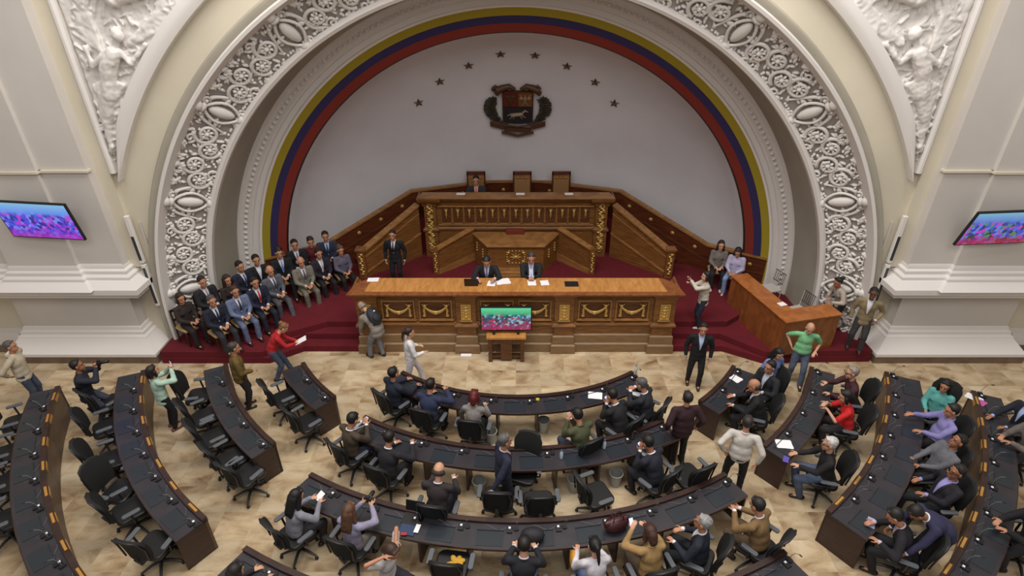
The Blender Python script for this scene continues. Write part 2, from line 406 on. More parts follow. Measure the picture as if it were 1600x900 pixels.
# ---------------- spandrels ----------------
def spandrel(s):
    Y = 12.45; xl = 8.9; r = 9.78
    # frame: straight outer bar, curved inner bar
    side = 'left' if s < 0 else 'right'
    fr = MB(); pts = []
    a_t = math.acos(xl/r); a1 = R(62)
    # closed outline (x,z): up the straight side, then back along the arc
    N = 40
    arc = [(r*cos(a), Z0+r*sin(a)) for a in [a_t+(a1-a_t)*i/N for i in range(N+1)]]
    def band(path, w, y0, y1, taper=0):
        # sweep square moulding profile of width w along the path (x,z)
        vs = []; fs = []; M = len(path); w0 = w; s_ = -1
        for i, (x, z) in enumerate(path):
            a = V(path[max(i-1, 0)]); b = V(path[min(i+1, M-1)]); t = (b-a).normalized(); nrm = V((-t.y, t.x))
            w = w0*min(1, (i+.6)/taper) if taper else w0; of = (w0-w)*.5
            for o_, y in ((-w/2-of*s_, y0), (-w/2-of*s_, y1), (-w/6-of*s_, y1-.04), (w/6-of*s_, y1-.04), (w/2-of*s_, y1), (w/2-of*s_, y0)):
                vs.append((s*(x+nrm.x*o_), y, z+nrm.y*o_))
        for i in range(M-1):
            for j in range(5): fs.append((i*6+j, (i+1)*6+j, (i+1)*6+j+1, i*6+j+1))
        return MB().add(vs, fs)
    b1 = band([(xl+.0, Z0+r*sin(a_t)+.1), (xl+.0, ZW)], .14, Y, Y-.12)
    b2 = band(arc, .30, Y, Y-.18, taper=9)
    fr.add(b1.v, b1.f); fr.add(b2.v, b2.f)
    struct('trim_%d' % (13 if s < 0 else 14), fr, white_m, smooth=35)
    # sculpted winged figures: capsules and drapery remeshed into one surface
    sc = MB(); rnd = random.Random(11 if s < 0 else 23)
    base_z = Z0+r*sin(a_t)
    def inx(z):  # arc x at height z
        return sqrt(max(r*r-(z-Z0)**2, 0))
    def P(u, z, h=.0):   # u 0 at the straight side, 1 at the arc
        x = xl-.10-(xl-.22-inx(z))*u
        return (s*x, Y-.02-h, z)
    def c(a, b, r0, r1, fl=None): sc.cap(a, b, r0, r1, n=8, fl=fl)
    # backing slab
    zz = [base_z+.35+(ZW-base_z-.4)*i/14 for i in range(15)]
    for i in range(14):
        a, b = zz[i], zz[i+1]
        q = [P(0, a, -.05), P(1, a, -.05), P(1, b, -.05), P(0, b, -.05)]; t = [P(0, a, .04), P(1, a, .04), P(1, b, .04), P(0, b, .04)]
        sc.add(q+t, [(0, 1, 2, 3), (7, 6, 5, 4), (0, 4, 5, 1), (1, 5, 6, 2), (2, 6, 7, 3), (3, 7, 4, 0)])
    # figure 1: legs low in the corner, body leaning along the arc, head at z 7.6, wing spread above
    c(P(.5, 5.35, .08), P(.42, 5.9, .12), .055, .085); c(P(.42, 5.9, .12), P(.55, 6.45, .14), .09, .13)
    c(P(.35, 5.55, .06), P(.28, 6.0, .1), .05, .08); c(P(.28, 6.0, .1), P(.5, 6.5, .13), .085, .13)
    c(P(.55, 6.45, .13), P(.5, 6.9, .16), .16, .15); c(P(.5, 6.9, .16), P(.55, 7.25, .18), .17, .15)
    sc.ell(P(.56, 7.6, .2), (.12, .12, .15)); c(P(.56, 7.35, .18), P(.56, 7.5, .19), .06, .06)
    c(P(.45, 7.25, .18), P(.25, 7.0, .16), .07, .055); c(P(.25, 7.0, .16), P(.18, 7.35, .15), .055, .045)
    c(P(.65, 7.25, .18), P(.82, 7.05, .14), .07, .055); c(P(.82, 7.05, .14), P(.9, 7.4, .12), .055, .045)
    for j in range(9):   # drapery folds
        t = j/8
        c(P(.2+.6*t, 6.75-.25*abs(t-.5), .12), P(.25+.35*t, 5.9+.25*t, .05+.04*(j % 2)), .05, .03)
    for j in range(8):   # wing feathers
        t = j/7
        c(P(.35, 7.3, .1), P(.05+.12*t, 7.6+.95*t, .05), .06, .035, fl=((0, 1, 0), .6))
        c(P(.7, 7.4, .1), P(.95-.1*t, 7.7+.7*t, .05), .06, .035, fl=((0, 1, 0), .6))
    # second figure above, reclining
    c(P(.75, 8.4, .1), P(.45, 8.2, .14), .09, .12); c(P(.45, 8.2, .14), P(.3, 8.6, .16), .14, .16); c(P(.3, 8.6, .16), P(.3, 8.95, .16), .16, .14)
    sc.ell(P(.3, 9.25, .18), (.12, .12, .15))
    c(P(.3, 8.9, .16), P(.55, 8.8, .16), .07, .05); c(P(.55, 8.8, .16), P(.75, 9.0, .14), .05, .04)
    for j in range(10):
        c(P(.2+.06*j, 8.3+.05*j, .1), P(.1+.085*j, 7.75+.05*j, .05), .045, .03)
    for j in range(130):  # foliage and small folds
        z = base_z+.5+rnd.random()*4.2; u = .08+.84*rnd.random(); a = rnd.random()*6.28
        w = min(.16, (xl-inx(z))*.25)
        p = V(P(u, z, .05)); d = V((cos(a), 0, sin(a)))*w
        c(tuple(p-d*.7), tuple(p+d*.7+V((0, -.05, 0))), .022+.02*rnd.random(), .015)
    c(P(.3, 5.25, .08), P(.75, 5.35, .1), .05, .06)
    me = sc.mesh('tmp')
    o = obj('spandrel_relief', me, white_m, label='white carved stucco relief of a draped winged figure in the %s spandrel beside the arch' % side, category='relief carving')
    rm = o.modifiers.new('rm', 'REMESH'); rm.mode = 'VOXEL'; rm.voxel_size = .022
    sm = o.modifiers.new('sm', 'SMOOTH'); sm.factor = .4; sm.iterations = 1
    return o
sp = [spandrel(-1), spandrel(1)]
dg = bpy.context.evaluated_depsgraph_get()
for o in sp:
    me = bpy.data.meshes.new_from_object(o.evaluated_get(dg)); o.modifiers.clear(); me.shade_smooth()
    n_ = len(me.vertices); co = [0.0]*(3*n_); nr = [0.0]*(3*n_); me.vertices.foreach_get('co', co); me.vertices.foreach_get('normal', nr)
    for i in range(n_):
        c_ = V(co[3*i:3*i+3])
        if c_.y < 12.42:
            d_ = noise.noise(V((c_.x*5+c_.z*2, c_.y*3, c_.z*5-c_.x*3)))*.020+noise.noise(c_*13)*.012
            for k in range(3): co[3*i+k] += nr[3*i+k]*d_
    me.vertices.foreach_set('co', co); me.update()
    me.name = 'spandrel_relief'
    if not me.materials: me.materials.append(white_m)
    o.data = me
# ================= TRIBUNE, SCREENS =================
oak = wood('tribune oak', (142, 96, 50), (98, 62, 30), .38)
oakd = wood('dark oak', (106, 64, 32), (70, 40, 20), .42)
oakt = wood('desk top oak', (196, 140, 76), (166, 112, 54), .32, (5, 1.2, 1.2))
oakm = wood('moulding oak', (166, 120, 70), (126, 86, 46), .38)
oakb = wood('base board', (140, 112, 78), (116, 90, 60), .5)
red_oak = wood('orange brown wood', (146, 88, 46), (110, 62, 30), .36, (3, 3, 1.2))
back_w = wood('mahogany wood', (104, 52, 28), (68, 32, 18), .38)
gold = mat('gilded carving', (205, 168, 96), .38, .55, spec=.6)
black = mat('black plastic', (20, 20, 22), .45)
dkgrey = mat('dark grey plastic', (48, 50, 54), .4)
lgrey = mat('light grey plastic', (176, 176, 178), .5)
paper = mat('white paper', (236, 236, 240), .8)
# carpet platforms
cp = MB()
Lp = [at_z(232, 568), at_z(400, 568)]
def pp(px, py, z): p = at_z(px, py, z); return (p.x, p.y)
# lower platform behind everything in the apse (z .34) and tribune floor (z .51)
y0 = 11.68
def yl(z, px, py): return at_z(px, py, z)
notchL = [pp(505, 502, .51), pp(449, 523, .51)]
struct('floor_dais', MB().prism([(-8.9, 11.68), (-6.2, 11.68), (-5.5, 12.18), (-4.0, 12.18), (-4.0, 12.4), (4.0, 12.4), (4.0, 12.18), (5.35, 12.18), (6.2, 11.68), (8.95, 11.75), (8.95, 12.5), (7.8, 15.2), (5.8, 16.6), (3, 18.6), (-3, 18.6), (-5.8, 16.6), (-7.8, 15.2), (-8.9, 12.5)], 0, .17), carpet_m)
struct('floor_dais_step', MB().prism([(-8.9, 11.70), (-6.35, 11.70), (-5.55, 12.5), (-4.0, 12.5), (4.0, 12.5), (5.35, 12.5), (6.25, 11.70), (8.95, 11.77), (8.95, 12.5), (7.8, 15.2), (5.8, 16.6), (3, 18.6), (-3, 18.6), (-5.8, 16.6), (-7.8, 15.2), (-8.9, 12.5)], .17, .34), carpet_m)
P51 = [(-5.0, 12.82), (5.6, 12.82), (6.6, 13.6), (7.3, 15.1), (5.8, 16.6), (3, 18.5), (-3, 18.5), (-5.8, 16.6), (-7.4, 15.1), (-6.9, 13.9), (-5.85, 13.1), notchL[1]]
P51 = [(-5.0, 12.82), (5.6, 12.82), (7.0, 13.9), (7.3, 15.0), (5.8, 16.6), (3, 18.5), (-3, 18.5), (-5.8, 16.6), (-7.4, 15.0), (-7.1, 13.8), (-6.5, 13.3), (-5.9, 12.3)]
struct('floor_dais_top', MB().prism(P51, .34, .51), carpet_m)
# --- long front bench ---
def moulded(mb, pts, prof):    # sweep profile [(out,z)] along an open plan path pts [(x,y)], outward = right side of travel
    N = len(pts); K = len(prof); nr = []
    for i in range(N):
        a = V(pts[max(i-1, 0)]); b = V(pts[i]); c = V(pts[min(i+1, N-1)])
        t1 = (b-a).normalized() if i > 0 else (c-b).normalized(); t2 = (c-b).normalized() if i < N-1 else t1
        n1 = V((t1.y, -t1.x)); n2 = V((t2.y, -t2.x)); n = (n1+n2); n = n/max(n.dot(n1), .3) if n.length > 1e-6 else n1
        nr.append(n)
    vs = [(pts[i][0]+nr[i].x*g, pts[i][1]+nr[i].y*g, z) for i in range(N) for g, z in prof]
    fs = [(i*K+j, (i+1)*K+j, (i+1)*K+j+1, i*K+j+1) for i in range(N-1) for j in range(K-1)]
    return mb.add(vs, fs)
bench = empty('tribune_bench', (0, 12.2, 0), label='long carved wooden tribune bench with gold garlands in front of the seated officials', category='bench')
def bpart(name, mb, m, parent=bench, **k):
    o = obj(name, mb, m, None, **k); o.parent = parent
    o.matrix_parent_inverse = parent.matrix_basis.inverted(); return o
yf = 12.22
blk = [(-3.98, -3.42), (-1.5, -.98), (.95, 1.46), (3.42, 3.98)]
path = []
for x0, x1 in blk: path += [(x0, yf), (x0, yf-.09), (x1, yf-.09), (x1, yf)]
path = [(-3.98, 13.0), (-3.98, yf-.09)] + [(-3.42, yf-.09), (-3.42, yf)] + path[4:-4] + [(3.42, yf), (3.42, yf-.09), (3.98, yf-.09), (3.98, 13.0)]
bpart('base', moulded(MB(), path, [(0, 0), (.06, 0), (.06, .24), (.05, .25), (.02, .27), (.02, .50), (0, .52), (-.02, .53)]), oakb, smooth=25)
bpart('front_panel', moulded(MB(), path, [(-.02, .5), (-.02, .78), (.03, .80), (.05, .84), (.03, .88), (-.02, .90), (-.02, 1.60), (.0, 1.62), (.0, 1.66), (.04, 1.70), (.05, 1.75), (.09, 1.78)]), oak, smooth=25)
top = MB().prism([(-4.12, 12.03), (4.12, 12.03), (4.0, 12.6), (3.72, 12.86), (-3.72, 12.86), (-4.0, 12.6)], 1.76, 1.81)
bpart('edge_board', top, red_oak, bevel=.01)
bpart('desk_top', MB().prism([(-3.7, 12.16), (3.7, 12.16), (3.62, 12.84), (-3.62, 12.84)], 1.80, 1.825), oakt, bevel=.004)
bpart('back_panel', MB().box(-3.7, 3.7, 12.78, 12.82, .51, 1.76), oakd)
def frame(mb, x0, x1, z0, z1, y, w=.04, d=.03):
    mb.box(x0-w, x1+w, y-d, y, z0-w, z0); mb.box(x0-w, x1+w, y-d, y, z1, z1+w); mb.box(x0-w, x0, y-d, y, z0, z1); mb.box(x1, x1+w, y-d, y, z0, z1)
pm = MB(); dm = MB()
gx = [-2.93, -2.0, -.47, .47, 1.97, 2.9]
for x in gx:
    frame(pm, x-.38, x+.38, 1.0, 1.50, yf+.02, .035, .05); dm.box(x-.38, x+.38, yf+.005, yf+.02, 1.0, 1.50)
    pm.box(x-.44, x+.44, yf-.05, yf+.02, .955, .985)
bpart('panel_moulding', pm, oakm, bevel=.006); bpart('recessed_panels', dm, oakd)
def garland(x, z, y, sc=1.0):
    g = MB()
    for i in range(15):
        t = -1+2*i/14; g.ell((x+t*.24*sc, y-.02, z+.06*sc-.13*(1-t*t)*sc), (.038*sc*(1.25-.5*abs(t)), .03, .042*sc*(1.3-.5*abs(t))), n=8, k=5)
    for s in (-1, 1):
        g.ell((x+s*.27*sc, y-.02, z+.12*sc), (.05*sc, .03, .045*sc), n=8, k=5)
        g.tube([(x+s*.27*sc, y-.02, z+.1*sc), (x+s*.29*sc, y-.02, z), (x+s*.28*sc, y-.02, z-.1*sc), (x+s*.29*sc, y-.02, z-.17*sc)], [.02*sc, .035*sc, .03*sc, .05*sc], n=6)
        for k in (-1, 1): g.cap((x+s*.27*sc, y-.015, z+.12*sc), (x+s*.27*sc+k*.07*sc, y-.015, z+.17*sc), .014, .008, n=6)
    g.ell((x, y-.03, z-.08*sc), (.055*sc, .035, .05*sc), n=8, k=6)
    return g
for x in gx: bpart('garland', garland(x, 1.26, yf), gold, smooth=60)
for x0, x1 in blk:
    x = (x0+x1)/2; z = 1.24; y = yf-.09
    g = MB(); frame(g, x-.10, x+.10, z-.19, z+.20, y, .025, .03); g.box(x-.10, x+.10, y-.008, y, z-.19, z+.20)
    for k in range(4): g.ell((x, y-.02, z-.13+.09*k), (.055-.01*(k % 2), .02, .045), n=8, k=5); g.ell((x-.06, y-.015, z-.1+.08*k), (.02, .015, .03), n=6, k=4); g.ell((x+.06, y-.015, z-.1+.08*k), (.02, .015, .03), n=6, k=4)
    g.box(x-.15, x+.15, y-.03, y, z-.26, z-.235)
    bpart('gilded_plaque', g, gold, smooth=40)
# --- upper president's desk ---
pd = empty('president_desk', (0, 16.75, .51), label='high wooden presidential desk with a row of small gold ornaments under the three tall chairs', category='desk')
def ppart(n, mb, m, **k): return bpart(n, mb, m, pd, **k)
Yp = 16.7
pth = [(-2.85, 17.0), (-2.85, Yp-.1), (-2.45, Yp-.1), (-2.45, Yp), (2.45, Yp), (2.45, Yp-.1), (2.85, Yp-.1), (2.85, 17.0)]
ppart('front', moulded(MB(), pth, [(0, .51), (0, 1.38), (.04, 1.40), (.05, 1.46), (.0, 1.5), (-.02, 1.52), (-.02, 2.22), (.02, 2.24), (.03, 2.32), (.10, 2.37), (.14, 2.42), (.16, 2.48), (.16, 2.53), (.10, 2.55)]), oak, smooth=25)
ppart('desk_top', MB().prism([(-3.0, Yp-.22), (3.0, Yp-.22), (2.9, 16.98), (-2.9, 16.98)], 2.50, 2.55), oakm, bevel=.01)
pm = MB(); dm = MB()
for i in range(13):
    x = -2.16+4.32*i/12; pm.box(x+.165, x+.195, Yp-.03, Yp+.02, 1.62, 2.18) if i < 12 else None
    dm.box(x-.13, x+.13, Yp-.005, Yp+.02, 1.68, 2.16); pm.box(x-.15, x+.15, Yp-.045, Yp, 1.60, 1.635)
pm.box(-2.42, 2.42, Yp-.05, Yp+.02, 2.18, 2.23); pm.box(-2.42, 2.42, Yp-.04, Yp+.02, 1.56, 1.60)
ppart('panel_moulding', pm, oakm, bevel=.006); ppart('recessed_panels', dm, oakd)
for i in range(13):
    x = -2.16+4.32*i/12; g = MB()
    g.ell((x, Yp-.03, 2.05), (.05, .03, .04), n=8, k=5); g.cap((x, Yp-.03, 2.0), (x, Yp-.03, 1.82), .03, .018, n=8)
    g.ell((x, Yp-.03, 1.92), (.042, .025, .03), n=8, k=5); g.box(x-.055, x+.055, Yp-.04, Yp, 2.09, 2.11)
    ppart('gold_ornament', g, gold, smooth=60)
for s in (-1, 1):
    g = MB(); rnd = random.Random(5)
    x = s*2.65; y = Yp-.1
    for i in range(26):
        z = .8+1.42*i/25; g.ell((x+.055*sin(i*1.7), y-.03, z), (.055+.02*rnd.random(), .03, .04), n=8, k=5)
        g.ell((x+.10*cos(i*2.3), y-.02, z), (.028, .02, .028), n=6, k=4)
    for z in (.78, 1.15, 1.52, 1.9, 2.24): spiral(g, 0, 0, .01, .001, .1, 0, 1, .002, .002, n=3) if False else g.tube([(x+.075*cos(a), y-.04, z+.075*sin(a)) for a in [2*pi*k/12 for k in range(12)]], .018, n=6, closed=True)
    ppart('gilded_post_carving', g, gold, smooth=60)
# dais behind the desk
struct('floor_upper', MB().box(-3.3, 3.3, 17.0, 18.5, .51, 1.45), oakd)
# --- central pulpit with splayed stair walls ---
pu = empty('speaker_pulpit', (0, 15.6, .51), label='wooden speaker pulpit with splayed side walls and a gold star ornament below the presidential desk', category='pulpit')
def upart(n, mb, m, **k): return bpart(n, mb, m, pu, **k)
A1 = at_z(763, 384, 1.44); B1 = at_z(736.5, 364, 1.44)
fx = .83; bx = 1.32; y1 = A1.y; y2 = B1.y
upart('front', MB().prism([(-fx, y1), (fx, y1), (fx+.0, y1+.08), (-fx, y1+.08)], .7, 1.40), oak)
for s in (-1, 1):
    q = [(s*fx, y1), (s*bx, y2), (s*(bx-.08), y2+.03), (s*(fx-.05), y1+.08)]
    upart('side_panel', MB().prism(q if s > 0 else q[::-1], .51, 1.40), oak)
tp = MB().prism([(-fx-.03, y1-.06), (fx+.03, y1-.06), (bx+.05, y2), (bx-.1, y2+.06), (-bx+.1, y2+.06), (-bx-.05, y2)], 1.40, 1.45)
upart('desk_top', tp, oakm, bevel=.01)
upart('reading_board', MB().box(-.30, .26, y2-.15, y2+.0, 1.45, 1.60), mat('red lectern leather', (110, 40, 28), .5), bevel=.01)
upart('steps', MB().box(-.62, .62, y1-.16, y1, .51, .72).box(-.70, .70, y1-.34, y1-.16, .51, .61).box(-.70, .70, y1-.26, y1-.14, .61, .665), oakm, bevel=.008)
g = MB(); z = 1.07
g.ell((0, y1-.03, z), (.06, .035, .06), n=10, k=6)
for k in range(8):
    a = 2*pi*k/8; g.cap((0, y1-.02, z), (.15*cos(a), y1-.02, z+.13*sin(a)), .022, .012, n=6)
for k in range(20):
    a = 2*pi*k/20; rx, rz = .26, .2; g.ell((rx*max(-1, min(1, 1.3*cos(a))), y1-.02, z+rz*max(-1, min(1, 1.3*sin(a)))), (.028, .02, .028), n=6, k=4)
for sx in (-1, 1):
    for sz in (-1, 1): g.ell((sx*.22, y1-.025, z+sz*.14), (.045, .025, .04), n=8, k=5)
upart('star_ornament', g, gold, smooth=60)
for s in (-1, 1):
    for k, (t, zz) in enumerate(((.35, 1.05), (.75, 1.1))):
        x = s*(fx+(bx-fx)*t); y = y1+(y2-y1)*t; g = MB()
        for j in range(4): g.ell((x+s*.0, y-.03, zz-.12+.08*j), (.03, .03, .035), n=8, k=5)
        upart('gold_drop', g, gold, smooth=60)
    # splayed stair wall
    e = at_z(680 if s < 0 else 927, 389 if s < 0 else 391, 1.35)
    x0, yy0 = s*(bx+.02), y2; x1, yy1 = e.x, 15.45
    d = V((x1-x0, yy1-yy0)).normalized(); n_ = V((-d.y, d.x))*.05
    def wall_poly(x0, ya, x1, yb, z0a, z0b, z1a, z1b, th):
        d = V((x1-x0, yb-ya)).normalized(); n_ = V((-d.y, d.x))*th
        vs = []
        for (x, y, za, zb) in ((x0, ya, z0a, z1a), (x1, yb, z0b, z1b)):
            for sg in (-1, 1):
                for z in (za, zb): vs.append((x+n_.x*sg, y+n_.y*sg, z))
        return vs, [(0, 1, 3, 2), (4, 6, 7, 5), (0, 4, 5, 1), (2, 3, 7, 6), (1, 5, 7, 3), (0, 2, 6, 4)]
    vs, fs = wall_poly(x0, yy0, x1, yy1, .51, .51, 1.58, 1.30, .05); upart('stair_wall', MB().add(vs, fs), oak)
    vs, fs = wall_poly(x0, yy0, x1, yy1, 1.58, 1.30, 1.64, 1.36, .10); upart('handrail', MB().add(vs, fs), oakm, bevel=.01)
    vs, fs = wall_poly(x0, yy0, x1, yy1, .51, .51, .78, .66, .07); upart('skirting', MB().add(vs, fs), oakm)
    g = MB(); 
    for j in range(9): g.ell((x1+.02*sin(j*2), yy1-.09, .62+.075*j), (.035, .03, .04), n=8, k=5)
    upart('newel', MB().box(x1-.08, x1+.08, yy1-.07, yy1+.07, .51, 1.38), oak, bevel=.01); upart('newel_carving', g, gold, smooth=60)
# --- outer stair walls ---
for s in (-1, 1):
    side = 'left' if s < 0 else 'right'
    t = empty('stair_wall', (s*3.7, 15.9, .51), label='tall sloping wooden stair wall with gold newel running down from the presidential desk, %s side' % side, category='stair wall')
    def tpart(n, mb, m, **k): return bpart(n, mb, m, t, **k)
    x0, yy0, x1, yy1 = s*3.04, 16.68, s*4.55, 15.25
    vs, fs = wall_poly(x0, yy0, x1, yy1, .51, .51, 2.22, 1.32, .06); tpart('panel', MB().add(vs, fs), oak)
    vs, fs = wall_poly(x0, yy0, x1, yy1, 2.22, 1.32, 2.30, 1.40, .12); tpart('handrail', MB().add(vs, fs), oakm, bevel=.012)
    vs, fs = wall_poly(x0, yy0, x1, yy1, 1.28, .62, 1.34, .68, .09); tpart('string_moulding', MB().add(vs, fs), oakm)
    vs, fs = wall_poly(x0, yy0, x1, yy1, 1.95, 1.12, 1.99, 1.16, .075); tpart('panel_moulding', MB().add(vs, fs), oakm)
    tpart('newel', MB().box(x1-.11, x1+.11, yy1-.11, yy1+.11, .51, 1.42).box(x1-.15, x1+.15, yy1-.15, yy1+.15, 1.42, 1.48), oak, bevel=.01)
    g = MB()
    for j in range(10): g.ell((x1+.03*sin(j*2.2), yy1-.13, .68+.07*j), (.05, .03, .042), n=8, k=5)
    tpart('newel_carving', g, gold, smooth=60)
    # stairs between the outer wall and the backdrop
    stp = MB()
    dirx, diry = (x0-x1), (yy0-yy1); LL = sqrt(dirx*dirx+diry*diry); ux, uy = dirx/LL, diry/LL; nx, ny = (-uy, ux) if s > 0 else (uy, -ux); nx, ny = abs(nx)*s, abs(ny)
    for k in range(6):
        a0_ = .25+.33*k; a1_ = 2.6; w_ = 1.15
        q = [(x1+ux*a0_+nx*.12, yy1+uy*a0_+ny*.12), (x1+ux*a1_+nx*.12, yy1+uy*a1_+ny*.12), (x1+ux*a1_+nx*w_, yy1+uy*a1_+ny*w_), (x1+ux*a0_+nx*w_, yy1+uy*a0_+ny*w_)]
        stp.prism(q if s < 0 else q[::-1], .51+.185*k, .51+.185*(k+1))
    struct('floor_stairs_'+side, stp, carpet_m)
# --- mahogany wainscot along the niche ---
pts = [(-7.25, 14.85, 1.31), (-5.8, 15.75, 1.31), (-3.3, 17.32, 2.43), (-.82, 18.22, 2.43), (.82, 18.22, 2.43), (3.3, 17.32, 2.43), (5.8, 15.75, 1.31), (7.25, 14.85, 1.31)]
wn = MB(); cap_ = MB(); md = MB()
for i in range(7):
    (xa, ya, za), (xb, yb, zb) = pts[i], pts[i+1]
    vs, fs = wall_poly(xa, ya, xb, yb, .34, .34, za, zb, .05); wn.add(vs, fs)
    vs, fs = wall_poly(xa, ya, xb, yb, za, zb, za+.06, zb+.06, .09); cap_.add(vs, fs)
    vs, fs = wall_poly(xa, ya, xb, yb, za-.5, zb-.5, za-.46, zb-.46, .065); md.add(vs, fs)
struct('baseboard_back', wn, back_w); struct('trim_15', cap_, oakm); struct('trim_16', md, oakd)
rs = MB()
for i in range(7):
    (xa, ya, za), (xb, yb, zb) = pts[i], pts[i+1]; L = sqrt((xb-xa)**2+(yb-ya)**2); n = max(1, int(L/.62))
    d = V((xb-xa, yb-ya)).normalized(); nn = V((d.y, -d.x))*.07
    for k in range(n):
        t = (k+.5)/n; c = (xa+(xb-xa)*t+nn.x, ya+(yb-ya)*t+nn.y, za+(zb-za)*t-.24)
        rs.ell(c, (.05, .03, .05), MX.Rotation(atan2(d.y, d.x), 3, 'Z'), n=8, k=5)
        for j in range(6): a = 2*pi*j/6; rs.ell((c[0]+.045*cos(a)*d.x, c[1]+.045*cos(a)*d.y, c[2]+.045*sin(a)), (.022, .02, .022), n=6, k=4)
struct('trim_17', rs, gold, smooth=60)
# --- stars and coat of arms on the niche ---
bronze = mat('bronze', (86, 58, 38), .5, .3)
def hit_niche(px, py):
    d = ray(px, py); lo, hi = 13.0, 19.5
    for _ in range(40):
        m = (lo+hi)/2; x = d.x*m/d.y; z = HC+d.z*m/d.y
        q = 1-(x*x+max(z-Z0, 0)**2)/6.7**2
        if q > 0 and m < 15.15+NB*sqrt(q): lo = m
        else: hi = m
    return V((d.x*lo/d.y, lo, HC+d.z*lo/d.y))
def nframe(p):
    q = max(1e-3, sqrt(max(1-(p.x**2+(p.z-Z0)**2)/6.7**2, 1e-4)))
    n = V((NB*p.x/(6.7**2*q), 1, NB*(p.z-Z0)/(6.7**2*q))).normalized()*-1
    right = V((1, 0, 0)); right = (right - n*right.dot(n)).normalized(); up = right.cross(n)*-1
    if up.z < 0: up = -up
    return MX((right, up, n)).transposed().to_4x4(), n
stars = [(654, 160), (687, 127), (732, 102), (782, 84), (836, 86), (886, 103), (930, 128), (960, 161)]
st = MB(); o_ = []
for k in range(10): a = pi/2+pi*k/5; r = .16 if k % 2 == 0 else .066; o_.append((r*cos(a), r*sin(a)))
vs = [(x, y, 0) for x, y in o_]+[(0, 0, .055), (0, 0, -.0)]; fs = [(k, (k+1) % 10, 10) for k in range(10)]+[((k+1) % 10, k, 11) for k in range(10)]
st.add(vs, fs); star_me = st.mesh('star'); star_me.materials.append(bronze)
ords = ['lowest on the left end', 'second from the left end', 'third from the left end', 'just left of the top', 'just right of the top', 'third from the right end', 'second from the right end', 'lowest on the right end']
for i, (px, py) in enumerate(stars):
    p = hit_niche(px, py); m, n = nframe(p)
    o = bpy.data.objects.new('wall_star', star_me); COL.objects.link(o)
    o.matrix_world = MX.Translation(p + n*.02) @ m
    o['label'] = 'bronze star of the arc above the coat of arms, ' + ords[i]; o['category'] = 'star'; o['group'] = 'bronze stars on the white niche'
pc = hit_niche(809, 170); m, n = nframe(pc)
emb = empty('coat_of_arms', (0, 0, 0), label='dark bronze coat of arms with shield and wreath on the white niche wall', category='emblem')
emb.matrix_world = MX.Translation(pc + n*.05) @ m
def epart(nm, mb, mt, **k): o = obj(nm, mb, mt, emb, **k); return o
pt, pb_, pl, pr = hit_niche(809, 126), hit_niche(809, 211), hit_niche(758, 168), hit_niche(860, 168)
Wd = (pr-pl).length/2; Ht = (pt-pb_).length/2; up_off = ((pt+pb_)/2-pc).dot(m.to_3x3().col[1])
def sc_map(mb): return mb.map(lambda p: V((p.x*Wd, p.y*Ht+up_off, p.z)))
def shield_poly(x0, x1, y0, y1, z0, z1, rnd_=False):
    pts_ = [(x0, y1), (x0, y0)]
    if rnd_: pts_ = [(x0, y1)]+[(x0+(x1-x0)*(.5-.5*cos(pi*i/10)), y0-.14*sin(pi*i/10)) for i in range(11)]+[(x1, y1)]
    else: pts_ = [(x0, y1), (x0, y0), (x1, y0), (x1, y1)]
    return MB().prism(pts_, z0, z1)
epart('shield_border', sc_map(shield_poly(-.47, .47, -.36, .66, 0, .08, True)), bronze)
epart('red_quarter', sc_map(shield_poly(-.43, -.01, .16, .62, .08, .11)), mat('enamel red', (96, 34, 26), .5))
epart('yellow_quarter', sc_map(shield_poly(.01, .43, .16, .62, .08, .11)), mat('enamel ochre', (112, 72, 34), .5))
epart('blue_field', sc_map(shield_poly(-.43, .43, -.33, .12, .08, .11, True)), mat('enamel dark blue', (34, 36, 44), .5))
hs = MB(); pale = mat('pale bronze', (150, 128, 108), .5, .2)
hs.cap((-.16, -.14, .13), (.12, -.10, .13), .07, .06); hs.cap((.12, -.08, .13), (.22, .02, .13), .045, .03); hs.cap((.22, .02, .13), (.30, -.02, .13), .03, .02)
for a, b in (((.1, -.15), (.24, -.22)), ((.06, -.16), (.14, -.27)), ((-.14, -.17), (-.24, -.27)), ((-.18, -.16), (-.12, -.28))): hs.cap((a[0], a[1], .13), (b[0], b[1], .13), .022, .014)
hs.cap((-.2, -.1, .13), (-.32, -.16, .13), .025, .012)
epart('running_horse', sc_map(hs), pale, smooth=60)
wh = MB()
for k in range(7): wh.cap((-.22, .2, .12), (-.22+.16*sin((k-3)*.3), .55, .13), .02, .03, n=6)
epart('wheat_sheaf', sc_map(wh), bronze, smooth=60)
fl = MB()
for k in (-1, 0, 1): fl.cap((.22-k*.1, .2, .12), (.22+k*.14, .56, .12), .014, .014, n=6); fl.ell((.22+k*.12, .46, .13), (.06, .06, .02), n=8, k=5)
epart('crossed_flags', sc_map(fl), pale, smooth=60)
